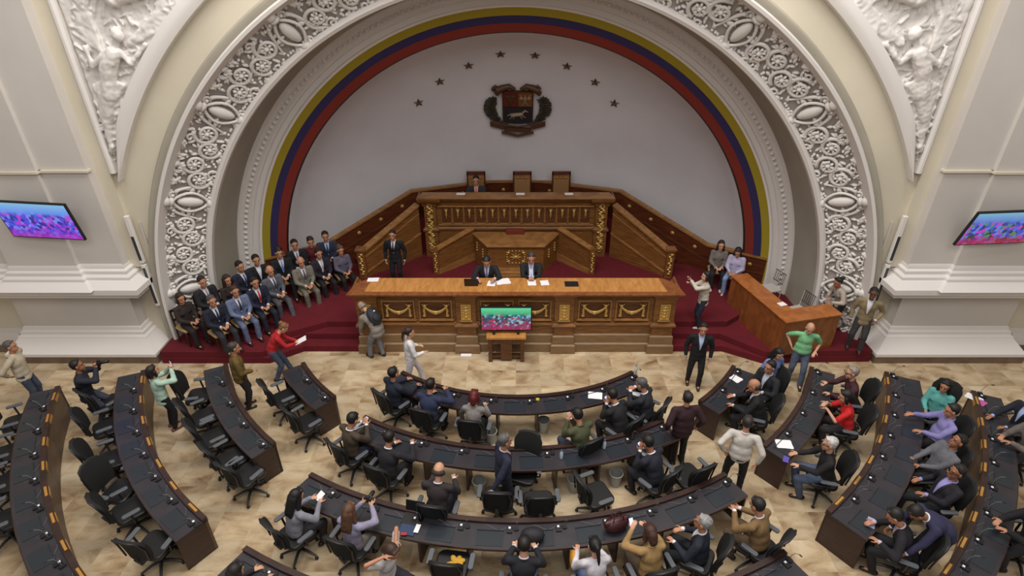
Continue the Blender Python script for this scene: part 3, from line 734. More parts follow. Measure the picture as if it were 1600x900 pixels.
for s in (-1, 1):
    wr = MB(); rr = random.Random(4)
    for k in range(16):
        a = -1.25+2.2*k/15; cx_, cy_ = s*.78*cos(a*.5)*1.05, -.30+.48*(a+1.0)*.68
        for j in range(8):
            b = pi/2*(1 if s > 0 else 1)+(rr.random()-.5)*2.4; wr.cap((cx_, cy_, .05), (cx_+.20*cos(b)+s*.03, cy_+.15*sin(b), .06+.06*rr.random()), .05, .018, n=6, k=2)
    wr.tube([(s*.3, -.52, .05), (s*.6, -.42, .05), (s*.78, -.1, .05), (s*.8, .3, .05)], .04, n=6)
    epart('wreath_branch', sc_map(wr), mat('dark green bronze', (52, 48, 34), .6), smooth=60)
    co = MB()
    co.tube([(s*.08, .76, .1), (s*.25, .86, .1), (s*.45, .8, .1), (s*.6, .72, .1)], [.05, .08, .1, .12], n=8)
    for k in range(12): a = rr.random()*6.3; co.ell((s*.62+.13*cos(a)*rr.random(), .74+.13*sin(a), .12), (.06, .06, .05), n=6, k=4)
    epart('horn_of_plenty', sc_map(co), bronze, smooth=60)
rb = MB()
for (x0, x1, ya, yb) in ((-.86, -.4, -.42, -.56), (-.42, .42, -.62, -.66), (.4, .86, -.56, -.42)):
    for i in range(6):
        t0, t1 = i/6, (i+1)/6; xa, xb = x0+(x1-x0)*t0, x0+(x1-x0)*t1; y_a, y_b = ya+(yb-ya)*t0, ya+(yb-ya)*t1
        rb.prism([(xa, y_a-.14), (xb, y_b-.14), (xb, y_b), (xa, y_a)], .06, .13)
rb.tube([(-.86, -.40, .12), (-.4, -.52, .12), (0, -.58, .12), (.4, -.52, .12), (.86, -.40, .12)], .03, n=6)
rb.tube([(-.5, -.8, .12), (0, -.93, .12), (.5, -.8, .12)], .05, n=6)
epart('motto_ribbon', sc_map(rb), mat('ribbon bronze', (92, 64, 48), .5, .2), smooth=40)
# --- screens ---
bands_pal['left'] = [(70, 90, 240), (40, 40, 130), (130, 150, 255), (200, 60, 220), (90, 70, 230)]
bands_pal['centre'] = [(30, 60, 110), (20, 90, 90), (60, 120, 160), (200, 40, 90), (150, 200, 220), (30, 40, 50)]
bands_pal['right'] = [(40, 60, 170), (110, 140, 255), (30, 60, 50), (220, 60, 190), (70, 90, 220), (90, 150, 90)]
scr = {'left': [(0, (190, 40, 190)), (.2, (120, 50, 220)), (.5, (80, 80, 240)), (.75, (110, 160, 255)), (1, (140, 200, 240))],
       'centre': [(0, (190, 20, 80)), (.15, (160, 30, 100)), (.3, (220, 50, 100)), (.55, (50, 110, 140)), (.72, (60, 190, 130)), (1, (110, 230, 170))],
       'right': [(0, (190, 20, 30)), (.2, (140, 30, 60)), (.35, (50, 90, 100)), (.6, (70, 90, 220)), (1, (130, 190, 220))]}
def tv(kind, corner_bl, right, up, W, H, label):
    o = empty('wall_television' if kind != 'centre' else 'television', corner_bl, label=label, category='television')
    n = V(right).cross(V(up)).normalized()
    M_ = MX((V(right).normalized(), n*-1, V(up).normalized())).transposed().to_4x4(); o.matrix_world = MX.Translation(V(corner_bl)) @ M_
    # local x right, y away from viewer, z up
    obj('bezel', MB().box(0, W, 0, .06, 0, H), black, o, bevel=.008)
    obj('screen', MB().box(.03, W-.03, -.006, .001, .035, H-.03), stripes_mat(kind, scr[kind]), o)
    obj('rear_housing', MB().box(W*.2, W*.8, .06, .14, H*.15, H*.75), black, o, bevel=.01)
    return o
# left wall television, tilted down
br = at_y(134, 376, 11.8); tr = at_y(100, 320, 11.59); up = (tr-br); H_ = up.length; rt = V((1, -.06, .01)); rt = rt - up*(rt.dot(up)/up.length_squared)
blc = br - rt.normalized()*1.66
o = tv('left', blc, rt, up, 1.66, H_, 'flat television showing a blue and purple crowd, mounted on the left pilaster')
obj('wall_bracket', MB().box(.7, .95, .14, .5, H_*.25, H_*.6), black, o)
bl = at_y(1490, 384, 11.8); tl = at_y(1530, 333, 11.5); up = (tl-bl); H_ = up.length; rt = V((1, .06, .0)); rt = rt - up*(rt.dot(up)/up.length_squared)
o = tv('right', bl, rt, up, 1.66, H_, 'flat television with a red strip under a crowd, mounted on the right pilaster')
obj('wall_bracket', MB().box(.7, .95, .14, .5, H_*.25, H_*.6), black, o)
a = at_y(751, 515.5, 11.88); b_ = at_y(831, 515.5, 11.88)
o = tv('centre', (a.x, 11.88, .86), (1, 0, 0), (0, -.02, 1), b_.x-a.x, .70, 'television with green and magenta picture on a small wooden stand before the bench')
obj('stand_foot', MB().box(.3, .36, -.06, .14, -.08, .02).box(.9, .96, -.06, .14, -.08, .02), black, o)
sd = empty('television_stand', ((a.x+b_.x)/2, 11.85, 0), label='small wooden stand with an orange top carrying the central television', category='stand')
obj('top', MB().box(-.49, .49, -.15, .17, .71, .775), oakt, sd, bevel=.008)
obj('cabinet', MB().box(-.14, .14, -.10, .12, .06, .71).box(-.42, .42, -.08, .12, .56, .71), oakd, sd)
for s in (-1, 1): obj('leg', MB().box(s*.40-.05, s*.40+.05, -.12, .14, 0, .71), oakd, sd, bevel=.006)
obj('foot_rail', MB().box(-.42, .42, -.06, .06, .1, .16), oakd, sd)
# --- wall column speakers ---
for s in (-1, 1):
    side = 'left' if s < 0 else 'right'
    xw = s*8.93
    t = empty('column_speaker', (xw, 12.35, 1.35), label='tall narrow white column loudspeaker on the cream wall beside the %s pilaster' % side, category='loudspeaker')
    xx = s*-.0
    obj('lower_cabinet', MB().box(-.05, .05, -.10, .0, 0, 1.15), white_m, t, bevel=.012)
    obj('upper_cabinet', MB().box(-.05, .05, -.10, .0, 1.2, 2.4), white_m, t, bevel=.012)
    obj('grille', MB().box(-.033, .033, -.108, -.10, .08, 1.07), dkgrey, t); obj('grille', MB().box(-.033, .033, -.108, -.10, 1.28, 1.9), dkgrey, t)
    t2 = obj('cable_duct', MB().box(-.02, .02, -.03, .0, -.9, 2.2), pil_m, None, loc=(xw - s*.17, 12.44, 1.35), label='thin pale cable duct running down the wall beside the %s column loudspeaker' % side, category='duct')
# --- L-shaped clerk desk on the right ---
z = 1.36
pl_ = [at_z(1141.5, 430, z), at_z(1162, 426, z), at_z(1255, 486, z), at_z(1320, 483, z), at_z(1320, 490, z), at_z(1229, 504, z)]
cl = empty('corner_desk', (pl_[5].x, pl_[5].y, .34), label='plain orange-brown L-shaped wooden desk on the red carpet at the right', category='desk')
def cpart(n, mb, m, **k): return bpart(n, mb, m, cl, **k)
Bk = at_z(1141.5, 430, z); Cn = at_z(1229, 504, z); En = at_z(1318, 491, z); d1 = (Bk-Cn).normalized(); d2 = (En-Cn).normalized()
n1 = V((-d1.y, d1.x, 0)); n1 = n1 if n1.dot(d2) > 0 else -n1; n2 = V((-d2.y, d2.x, 0)); n2 = n2 if n2.dot(d1) > 0 else -n2
w1 = .52
def ins(g):   # outline offset g inward
    # corner intersection
    def corner(a, b): # point with distance a from line1, b from line2
        # Cn + d1*s + d2*t ; dist from line1 = t*(d2.n1), from line2 = s*(d1.n2)
        return Cn + d1*(b/d1.dot(n2)) + d2*(a/d2.dot(n1))
    o = corner(g, g); i = corner(w1-g, w1-g)
    return [Bk + n1*g - d1*g, o, En + n2*g - d2*g, En + n2*(w1-g) - d2*g, i, Bk + n1*(w1-g) - d1*g]
q = [(p.x, p.y) for p in ins(0)]; cpart('desk_top', MB().prism(q, z-.04, z), wood('orange desk top', (176, 110, 58), (146, 86, 42), .32, (2, 2, 2)), bevel=.008)
q = ins(.03); qi = ins(.06)
for a_, b_, nm in ((0, 1, 'side_panel'), (1, 2, 'front_panel'), (2, 3, 'end_panel'), (5, 0, 'end_panel')):
    pts4 = [q[a_], q[b_], qi[b_], qi[a_]]; cpart(nm, MB().prism([(p.x, p.y) for p in pts4], .34, z-.04), red_oak)
# ================= DESK ROWS, CHAIRS, DESK EQUIPMENT =================
CXC, CYC = .03, 14.0
def pol(r, a): return V((CXC + r*sin(a), CYC - r*cos(a), 0))
top_m = mat('dark desk laminate', (54, 51, 57), .34, var=.15, scale=3)
edge_m = wood('dark walnut', (62, 40, 34), (40, 26, 22), .4)
face_m = wood('brown veneer', (104, 84, 68), (84, 66, 54), .45, (1, 1, 4))
pad_m = mat('charcoal panel', (40, 46, 53), .28)
plate_m = mat('gilt nameplate', (190, 140, 66), .45, .3)
def curved(mb, r0, r1, a0, a1, z0, z1, n=None):
    n = n or max(2, int(abs(a1-a0)/R(2.5)))
    vs = []; 
    for i in range(n+1):
        a = a0+(a1-a0)*i/n
        for r in (r0, r1):
            for z in (z0, z1): p = pol(r, a); vs.append((p.x, p.y, z))
    fs = []
    for i in range(n):
        o = i*4; q = o+4
        fs += [(o, q, q+1, o+1), (o+2, o+3, q+3, q+2), (o+1, q+1, q+3, o+3), (o, o+2, q+2, q)]
    fs += [(0, 1, 3, 2), (n*4, n*4+2, n*4+3, n*4+1)]
    return mb.add(vs, fs)
mic_group = 'gooseneck microphones on the desks'
SEATS = {}
def radial_box(mb, r, a, dr0, dr1, w0, w1, z0, z1):
    p = pol(r, a); rot = MX.Translation(p) @ MX.Rotation(a, 4, 'Z')   # local x tangential, y towards the centre
    return mb.box(w0, w1, dr0, dr1, z0, z1, rot)
def desk_row(key, label, r0, r1, a0, a1, n, full=True, plates=False, wide=True):
    A0, A1 = R(a0), R(a1); am = (A0+A1)/2
    t = empty('curved_desk', pol((r0+r1)/2, am), label=label, category='desk', group='curved rows of dark desks')
    def dp(nm, mb, m, **k):
        o = obj(nm, mb, m, None, **k); o.parent = t; o.matrix_parent_inverse = t.matrix_basis.inverted(); return o
    dp('desk_top', curved(MB(), r0, r1, A0, A1, .715, .75), top_m)
    dp('raised_ledge', curved(MB(), r0-.04, r0+.05, A0, A1, .70, .80), edge_m)
    dp('edge_strip', curved(MB(), r1-.002, r1+.012, A0, A1, .705, .752), edge_m)
    if full: dp('front_panel', curved(MB(), r0-.02, r0+.01, A0, A1, .02, .70), face_m)
    else: dp('modesty_panel', curved(MB(), r0+.03, r0+.05, A0, A1, .42, .70), edge_m)
    for a, sg in ((A0, 1), (A1, -1)):
        mb = MB(); radial_box(mb, r0, a, -(r1-r0)-.0, .03, *(sorted((0, sg*.035))), 0, .745 if False else .71); dp('end_panel', mb, edge_m)
    for i in range(1, n):
        if full and i % 2: continue
        a = A0+(A1-A0)*i/n; mb = MB(); radial_box(mb, r0, a, -(r1-r0)+.12, -.04, -.02, .02, 0, .71); dp('divider', mb, edge_m)
    seats = []
    for i in range(n):
        a = A0+(A1-A0)*(i+.5)/n; seats.append(a)
        mb = MB(); radial_box(mb, r1-.03, a, .02, .30, -.27, .17, .748, .757); radial_box(mb, r1-.03, a, .305, .32, -.27, .17, .75, .768)
        dp('writing_panel', mb, pad_m)
        mb = MB(); radial_box(mb, r0+.06, a, -.16, -.04, .22, .31, .75, .775); dp('control_unit', mb, black)
        mb = MB(); radial_box(mb, r0+.06, a, -.09, -.055, .245, .28, .775, .787); dp('button', mb, mat('lit button', (230, 235, 245), .4))
        mb = MB(); p = pol(r0+.12, a+.20/r0)
        mb.tube([tuple(pol(r0+.12+.05*sin(k*.7), a+(.2-.05*k)/r0)+V((0, 0, .758))) for k in range(8)], .0028, n=5); dp('cable', mb, mat('grey cable', (120, 120, 122), .5))
        if plates:
            mb = MB(); radial_box(mb, r0-.04, a, .001, .012, -.13, .13, .715, .785); radial_box(mb, r0-.04, a, -.06, -.02, -.13, .13, .80, .805); dp('nameplate', mb, plate_m)
    SEATS[key] = (r1, seats, label)
    return t
desk_row('A', 'short curved desk row nearest the tribune in the central block', 4.48, 4.98, -35.5, 35.5, 7, full=False)
desk_row('B', 'second curved desk row from the tribune in the central block', 5.98, 6.5, -31.5, 29.5, 8, full=False)
desk_row('C', 'third curved desk row from the tribune in the central block', 7.6, 8.12, -29.7, 29.8, 10, full=False)
desk_row('D', 'rear curved desk row of the central block, cut by the bottom of the frame', 9.2, 9.7, -28.2, 27.4, 11, full=False)
desk_row('L1', 'two-seat curved desk on the left, closest to the tribune', 5.95, 6.43, -56.2, -40.9, 2)
desk_row('L2', 'four-seat curved desk on the left, behind the two-seat desk', 7.5, 7.96, -63.5, -38.8, 4)
desk_row('L3', 'long curved desk on the left with gilt nameplates, third from the centre', 9.2, 9.7, -67, -34.7, 7, plates=True)
desk_row('L4', 'outermost curved desk on the left with brown front and nameplates', 10.85, 11.35, -67.5, -36, 8, plates=True)
desk_row('R1', 'two-seat curved desk on the right, closest to the tribune', 6.03, 6.5, 39.8, 55.4, 2)
desk_row('R2', 'four-seat curved desk on the right, with open white notebook sheets', 7.57, 8.05, 38.7, 62.7, 4)
desk_row('R3', 'long curved desk on the right with gilt nameplates, third from the centre', 9.1, 9.75, 35.4, 66.3, 7, plates=True)
desk_row('R4', 'outermost curved desk on the right with nameplates on its brown front', 10.75, 11.25, 36, 66.4, 8, plates=True)
# ---- office chair prototype: faces +Y, origin on the floor ----
leather = mat('black leather', (22, 23, 25), .42); plastic = mat('chair plastic', (34, 35, 38), .45); armp = mat('grey armrest pad', (84, 88, 94), .5)
mesh_m = mat('chair mesh fabric', (18, 20, 20), .8)
def rounded(x0, x1, y0, y1, z0, z1, cr=.08, n=4):
    pts_ = []
    for cx_, cy_, a0 in ((x1-cr, y1-cr, 0), (x0+cr, y1-cr, pi/2), (x0+cr, y0+cr, pi), (x1-cr, y0+cr, 3*pi/2)):
        for k in range(n+1): a = a0+pi/2*k/n; pts_.append((cx_+cr*cos(a), cy_+cr*sin(a)))
    return MB().prism(pts_, z0, z1)
def back_shell(w, z0, z1, th, yb, curve=.05, nx=8, nz=8, tilt=.10):
    mb = MB(); vs = []
    def P(i, j, t):
        u = -1+2*i/nx; v = j/nz; z = z0+(z1-z0)*v
        hw = w*(.82+.22*sin(pi*min(v*1.1, 1)*.62)) * (1-.22*max(0, v-.8)/.2*(abs(u)**2))
        y = yb-curve*(1-u*u)-tilt*v+.03*sin(pi*v); zz = z-(.05*(u*u))*(v > .7)*(v-.7)/.3
        return (u*hw, y+t, zz)
    for t in (0, th):
        for i in range(nx+1):
            for j in range(nz+1): vs.append(P(i, j, t))
    K = nz+1; M = (nx+1)*K; fs = []
    for i in range(nx):
        for j in range(nz): o = i*K+j; fs.append((o, o+K, o+K+1, o+1)); fs.append((M+o, M+o+1, M+o+K+1, M+o+K))
    for i in range(nx): o = i*K; fs.append((o, M+o, M+o+K, o+K)); o += nz; fs.append((o, o+K, M+o+K, M+o))
    for j in range(nz): fs.append((j, j+1, M+j+1, M+j)); o = nx*K+j; fs.append((o, M+o, M+o+1, o+1))
    return mb.add(vs, fs)
def office_chair():
    t = empty('office_chair')
    obj('seat', rounded(-.25, .25, -.22, .26, .43, .51, .11), leather, t, bevel=.02, smooth=50)
    obj('backrest', back_shell(.24, .56, 1.10, .05, -.26), mesh_m, t, smooth=60)
    fr = MB(); fr.tube([(-.20, -.29, .60), (-.225, -.31, .85), (-.19, -.37, 1.06), (-.09, -.405, 1.09), (.09, -.405, 1.09), (.19, -.37, 1.06), (.225, -.31, .85), (.20, -.29, .60)], .015, n=6)
    obj('back_frame', fr, plastic, t, smooth=60)
    obj('back_support', MB().tube([(0, -.05, .42), (0, -.28, .44), (0, -.33, .62)], .03, n=6), plastic, t, smooth=60)
    for s in (-1, 1):
        a = obj('armrest', MB().tube([(s*.22, 0, .44), (s*.30, 0, .46), (s*.31, -.02, .66)], .018, n=6), plastic, t, smooth=60)
        obj('arm_pad', rounded(s*.31-.04, s*.31+.04, -.14, .13, .66, .69, .035), armp, a, bevel=.008, smooth=50)
    obj('gas_column', MB().lathe([(.035, .10), (.035, .28), (.022, .28), (.022, .43)], 10), plastic, t, smooth=50)
    for k in range(5):
        a = 2*pi*k/5+pi/2; l = obj('base_leg', MB().tube([(0, 0, .14), (.15*cos(a), .15*sin(a), .13), (.30*cos(a), .30*sin(a), .085)], [.028, .024, .018], n=6), plastic, t, smooth=60)
        obj('caster', MB().ell((.30*cos(a), .30*sin(a), .032), (.03, .03, .03), n=8, k=6), black, l, smooth=80)
    return t
chair0 = office_chair(); CH = tree_of(chair0); chair_used = [False]; chairs_at = []
chair0.scale = (1.07,)*3
def put_chair(p, yaw, label, group='black office chairs at the desks'):
    if not chair_used[0]:
        c = chair0; c.location = (p.x, p.y, 0); c.rotation_euler = (0, 0, yaw); chair_used[0] = True
        c['label'] = label; c['group'] = group; c['category'] = 'chair'
    else: c = copy_tree(chair0, CH, (p.x, p.y, 0), yaw, label=label, group=group)
    chairs_at.append((p.x, p.y)); return c
# ---- microphones ----
def mic_proto():
    t = empty('microphone', category='microphone')
    obj('base', rounded(-.04, .04, -.05, .05, 0, .025, .02), black, t)
    obj('gooseneck', MB().tube([(0, 0, .02), (0, -.01, .14), (0, -.05, .24), (0, -.12, .29)], .005, n=5), MATS.get('grey cable') or lgrey, t)
    obj('mic_head', MB().cap((0, -.12, .29), (0, -.155, .295), .011, n=8), black, t, smooth=60)
    return t
mic0 = mic_proto(); MCH = tree_of(mic0); mic_n = 0
rj = random.Random(2)
for key, (r1, seats, lab) in SEATS.items():
    nm = {'A': 'front central row', 'B': 'second central row', 'C': 'third central row', 'D': 'rear central row', 'L1': 'left two-seat desk', 'L2': 'left four-seat desk', 'L3': 'long left desk', 'L4': 'outermost left desk', 'R1': 'right two-seat desk', 'R2': 'right four-seat desk', 'R3': 'long right desk', 'R4': 'outermost right desk'}[key]
    for i, a in enumerate(seats):
        if key == 'D' and 1 < i < 9: continue
        r0_ = {'A': 4.48, 'B': 5.98, 'C': 7.6, 'D': 9.2, 'L1': 5.95, 'L2': 7.5, 'L3': 9.2, 'L4': 10.85, 'R1': 6.03, 'R2': 7.57, 'R3': 9.1, 'R4': 10.75}[key]
        p = pol(r0_+.13, a+.36/r0_*(-1 if rj.random() < .0 else 1)); yaw = a+(rj.random()-.5)*.6
        lb = 'gooseneck microphone on the %s, %s' % (nm, 'at seat %s from the left' % ['one', 'two', 'three', 'four', 'five', 'six', 'seven', 'eight', 'nine', 'ten', 'eleven'][i])
        if mic_n == 0: c = mic0; c.location = (p.x, p.y, .75); c.rotation_euler = (0, 0, yaw); c['label'] = lb; c['group'] = mic_group
        else: c = copy_tree(mic0, MCH, (p.x, p.y, .75), yaw, label=lb, group=mic_group)
        mic_n += 1
# ---- bins under the desks ----
bin_m = mat('pale grey bin', (150, 150, 146), .5)
bn = MB(); bn.lathe([(.10, 0), (.13, .30), (.14, .30), (.14, .315), (.12, .315), (.10, .05)], 14)
bin_me = bn.mesh('waste_bin'); bin_me.materials.append(bin_m); bin_me.shade_smooth(); bin_me.set_sharp_from_angle(angle=R(40))
for i, (px, py, lb) in enumerate([(849, 665, 'under the front row beside the olive-jacketed man'), (767, 682, 'under the front row beside the red-haired woman'), (749, 760, 'under the second row left of the standing man'), (820, 762, 'under the second row right of the standing man'), (897, 757, 'under the second row by the turned empty chair'), (962, 748, 'under the second row near its right end')]):
    p = at_z(px, py, .15); o = bpy.data.objects.new('waste_bin', bin_me); COL.objects.link(o); o.location = (p.x, p.y, 0)
    o['label'] = 'pale grey waste bin ' + lb; o['category'] = 'bin'; o['group'] = 'waste bins under the central desks'
# ---- high-back presidential chairs ----
tan = mat('tan leather', (150, 112, 70), .5)
def high_chair(loc, rz, label):
    t = empty('high_back_chair', loc, rz, label=label, category='chair', group='three tall carved chairs at the presidential desk')
    obj('frame', MB().box(-.30, -.25, -.30, -.24, 0, 1.48).box(.25, .30, -.30, -.24, 0, 1.48).box(-.30, .30, -.30, -.24, 1.38, 1.50).box(-.30, .30, -.29, -.25, .42, .48), back_w, t, bevel=.008)
    obj('backrest', MB().box(-.25, .25, -.29, -.24, .48, 1.22), tan, t, bevel=.01)
    g = MB().box(-.25, .25, -.285, -.245, 1.22, 1.38)
    for s in (-1, 0, 1): g.ell((s*.13, -.235, 1.30), (.06, .02, .05), n=8, k=5)
    obj('carved_crest', g, oakm, t)
    obj('seat', MB().box(-.27, .27, -.25, .25, .40, .50), tan, t, bevel=.02)
    for sx in (-1, 1):
        for y in (-.27, .22): obj('leg', MB().box(sx*.26-.025, sx*.26+.025, y-.025, y+.025, 0, .42), back_w, t)
        obj('armrest', MB().box(sx*.29-.025, sx*.29+.025, -.25, .2, .68, .72).box(sx*.29-.02, sx*.29+.02, .16, .2, .42, .70), back_w, t)
for px, lb in ((744, 'tall carved chair on the dais with the seated man, leftmost of the three'), (816, 'tall carved tan chair on the dais, empty, in the middle of three'), (877, 'tall carved tan chair on the dais, empty, rightmost of the three')):
    p = at_y(px, 300, 17.55); high_chair((p.x, 17.50, 1.45), pi, lb)
# ---- white wire chairs at the right ----
wire = mat('pale painted metal', (196, 192, 188), .4, .2)
for px, py, rz, lb in ((1203, 452, 1.9, 'pale metal slat-back chair beside the corner desk, the one further back'), (1247, 487, 1.9, 'pale metal slat-back chair beside the corner desk, the nearer one')):
    p = at_z(px, py, .75); t = empty('metal_chair', (p.x, p.y, .34), rz, label=lb, category='chair', group='pale metal chairs at the corner desk')
    fr = MB()
    for s in (-1, 1): fr.tube([(s*.2, -.2, 0), (s*.2, -.2, .45), (s*.2, -.26, .92)], .012, n=6); fr.tube([(s*.2, .2, 0), (s*.2, .2, .44)], .012, n=6)
    obj('frame', fr, wire, t)
    sl = MB(); sl.tube([(-.2, -.26, .92), (.2, -.26, .92)], .012, n=6); sl.tube([(-.2, -.22, .62), (.2, -.22, .62)], .012, n=6)
    for k in range(6): x = -.16+.064*k; sl.tube([(x, -.22, .62), (x, -.26, .92)], .008, n=5)
    obj('slatted_back', sl, mat('dark wire', (70, 66, 64), .4), t); obj('seat', MB().box(-.22, .22, -.22, .22, .44, .47), wire, t, bevel=.01)
# ---- audience chair ----
gilt = mat('gilt wood', (176, 140, 84), .45, .2)
def side_chair(loc, rz, label):
    t = empty('side_chair', loc, rz, category='chair', label=label, group='tan-seated chairs of the invited audience')
    obj('seat', rounded(-.23, .23, -.22, .23, .42, .48, .06), mat('tan seat', (186, 156, 108), .6), t, bevel=.012)
    fr = MB()
    for s in (-1, 1): fr.box(s*.21-.018, s*.21+.018, -.24, -.20, 0, .95)
    fr.box(-.21, .21, -.24, -.21, .88, .95).box(-.21, .21, -.24, -.21, .62, .68)
    for k in (-1, 0, 1): fr.box(k*.09-.012, k*.09+.012, -.235, -.215, .68, .88)
    obj('backrest', fr, mat('dark chair wood', (52, 34, 26), .4), t)
    for s in (-1, 1): obj('leg', MB().box(s*.2-.018, s*.2+.018, .18, .215, 0, .42), MATS['dark chair wood'], t)
    return t
side0 = side_chair((0, 0, 0), 0, 'x'); SCH = tree_of(side0); side_used = [False]
def put_side(loc, rz, label):
    if not side_used[0]: side_used[0] = True; side0.location = loc; side0.rotation_euler = (0, 0, rz); side0['label'] = label; return side0
    return copy_tree(side0, SCH, loc, rz, label=label)
# ================= PEOPLE =================
def rotm(ax, deg): return MX.Rotation(R(deg), 3, ax)
def ik(a, t, l1, l2, pole):
    a = V(a); t = V(t); d = t-a; L = d.length; mx_ = (l1+l2)*.995
    if L > mx_: t = a+d*(mx_/L); d = t-a; L = mx_
    x = (l1*l1-l2*l2+L*L)/(2*L); h = sqrt(max(l1*l1-x*x, 0)); u = d.normalized()
    p = V(pole); p = p-u*p.dot(u); p = p.normalized() if p.length > 1e-4 else u.orthogonal()
    return a+u*x+p*h, t
def frame_m(r, f, u): return MX((r, f, u)).transposed()
JOBS = {}
def job(key, mb, vox, it=2):
    if key not in JOBS: JOBS[key] = (mb, vox, it)
    return key
def run_jobs(jobs):
    tmp = {}
    for k, (mb, vox, it) in jobs.items():
        me = mb.mesh('tmp'); o = bpy.data.objects.new('tmp', me); COL.objects.link(o)
        m = o.modifiers.new('r', 'REMESH'); m.mode = 'VOXEL'; m.voxel_size = vox
        s = o.modifiers.new('s', 'SMOOTH'); s.factor = .5; s.iterations = it
        tmp[k] = o
    bpy.context.view_layer.update(); dg = bpy.context.evaluated_depsgraph_get(); out = {}
    for k, o in tmp.items(): out[k] = bpy.data.meshes.new_from_object(o.evaluated_get(dg))
    for o in tmp.values(): me = o.data; bpy.data.objects.remove(o); bpy.data.meshes.remove(me)
    for me in out.values(): me.shade_smooth(); me.materials.clear()
    return out
def folds(me, amp=.007, f=8):
    me.update(); n = len(me.vertices); co = [0.0]*(3*n); me.vertices.foreach_get('co', co); nr = [0.0]*(3*n); me.vertices.foreach_get('normal', nr)
    for i in range(n):
        p = V(co[3*i:3*i+3]); d = amp*noise.noise(V((p.x*f, p.y*f, p.z*f*.55))) + amp*.5*noise.noise(p*f*2.6)
        for k in range(3): co[3*i+k] += nr[3*i+k]*d
    me.vertices.foreach_set('co', co); me.update()
def hand(mb, w, d, pn, side, curl=.5, sc=1.0):
    d = d.normalized(); pn = (pn-d*pn.dot(d)).normalized(); lat = d.cross(pn)   # lateral
    m = frame_m(lat, pn, d)
    mb.ell(w+d*.045*sc, (.040*sc, .016*sc, .052*sc), m, n=8, k=6)
    for i, (o, L) in enumerate(((-.028, .062), (-.0095, .072), (.0095, .068), (.028, .054))):
        b = w+d*.085*sc+lat*(o*sc); a1 = curl*.5; a2 = curl*1.3
        e1 = b+(d*cos(a1)+pn*sin(a1))*(L*.52*sc); e2 = e1+(d*cos(a2)+pn*sin(a2))*(L*.5*sc)
        mb.cap(b, e1, .0095*sc, .009*sc, n=6, k=2); mb.cap(e1, e2, .009*sc, .0078*sc, n=6, k=2)
    th = w+d*.03*sc-lat*(.03*sc*side); t1 = th+(d*.6-lat*side*.75+pn*.2).normalized()*(.04*sc); t2 = t1+(d*.85-lat*side*.2+pn*.35).normalized()*(.032*sc)
    mb.cap(th, t1, .012*sc, .010*sc, n=6, k=2); mb.cap(t1, t2, .010*sc, .0085*sc, n=6, k=2)
HAIR = {}
def hair_mb(st):
    h = MB()
    if st == 'bald':
        for a in range(-3, 4): b = a*.42; h.ell((.078*sin(b), -.012-.082*cos(b), -.012), (.03, .03, .045), n=8, k=6)
        return h
    h.ell((0, -.029, .041), (.0845, .094, .086), n=16, k=12)
    h.ell((0, -.038, .008), (.0835, .070, .078), n=14, k=10)
    if st in ('short', 'curly'):
        h.cap((-.036, .036, .100), (.036, .036, .100), .017, .017)
        if st == 'curly':
            rr = random.Random(3)
            for i in range(60):
                a, b = rr.random()*6.28, rr.random()*1.5; h.ell((.085*cos(a)*cos(b), -.03+.095*sin(a)*cos(b)*.9, .04+.095*sin(b)), (.018, .018, .018), n=6, k=4)
    else:
        h.cap((-.045, .036, .097), (.045, .036, .097), .023, .023)
        if st == 'long':
            for s in (-1, 1): h.cap((s*.075, .0, .0), (s*.085, -.01, -.16), .028, .032, fl=((1, 0, 0), .8)); h.cap((s*.085, -.01, -.16), (s*.07, .0, -.26), .03, .018)
            h.cap((0, -.07, 0), (0, -.095, -.22), .075, .065); h.cap((-.04, -.07, 0), (-.05, -.095, -.28), .05, .03); h.cap((.04, -.07, 0), (.05, -.095, -.27), .05, .03)
        if st == 'bob':
            for s in (-1, 1): h.cap((s*.075, -.005, .0), (s*.078, .0, -.09), .03, .03)
            h.cap((0, -.07, 0), (0, -.075, -.09), .075, .06)
        if st == 'pony': h.ell((0, -.12, .05), (.03, .03, .03)); h.cap((0, -.13, .04), (0, -.15, -.12), .035, .022); h.cap((0, -.15, -.12), (0, -.14, -.2), .024, .01)
        if st == 'bun': h.ell((0, -.12, .07), (.05, .045, .05))
    return h
PEOPLE = []
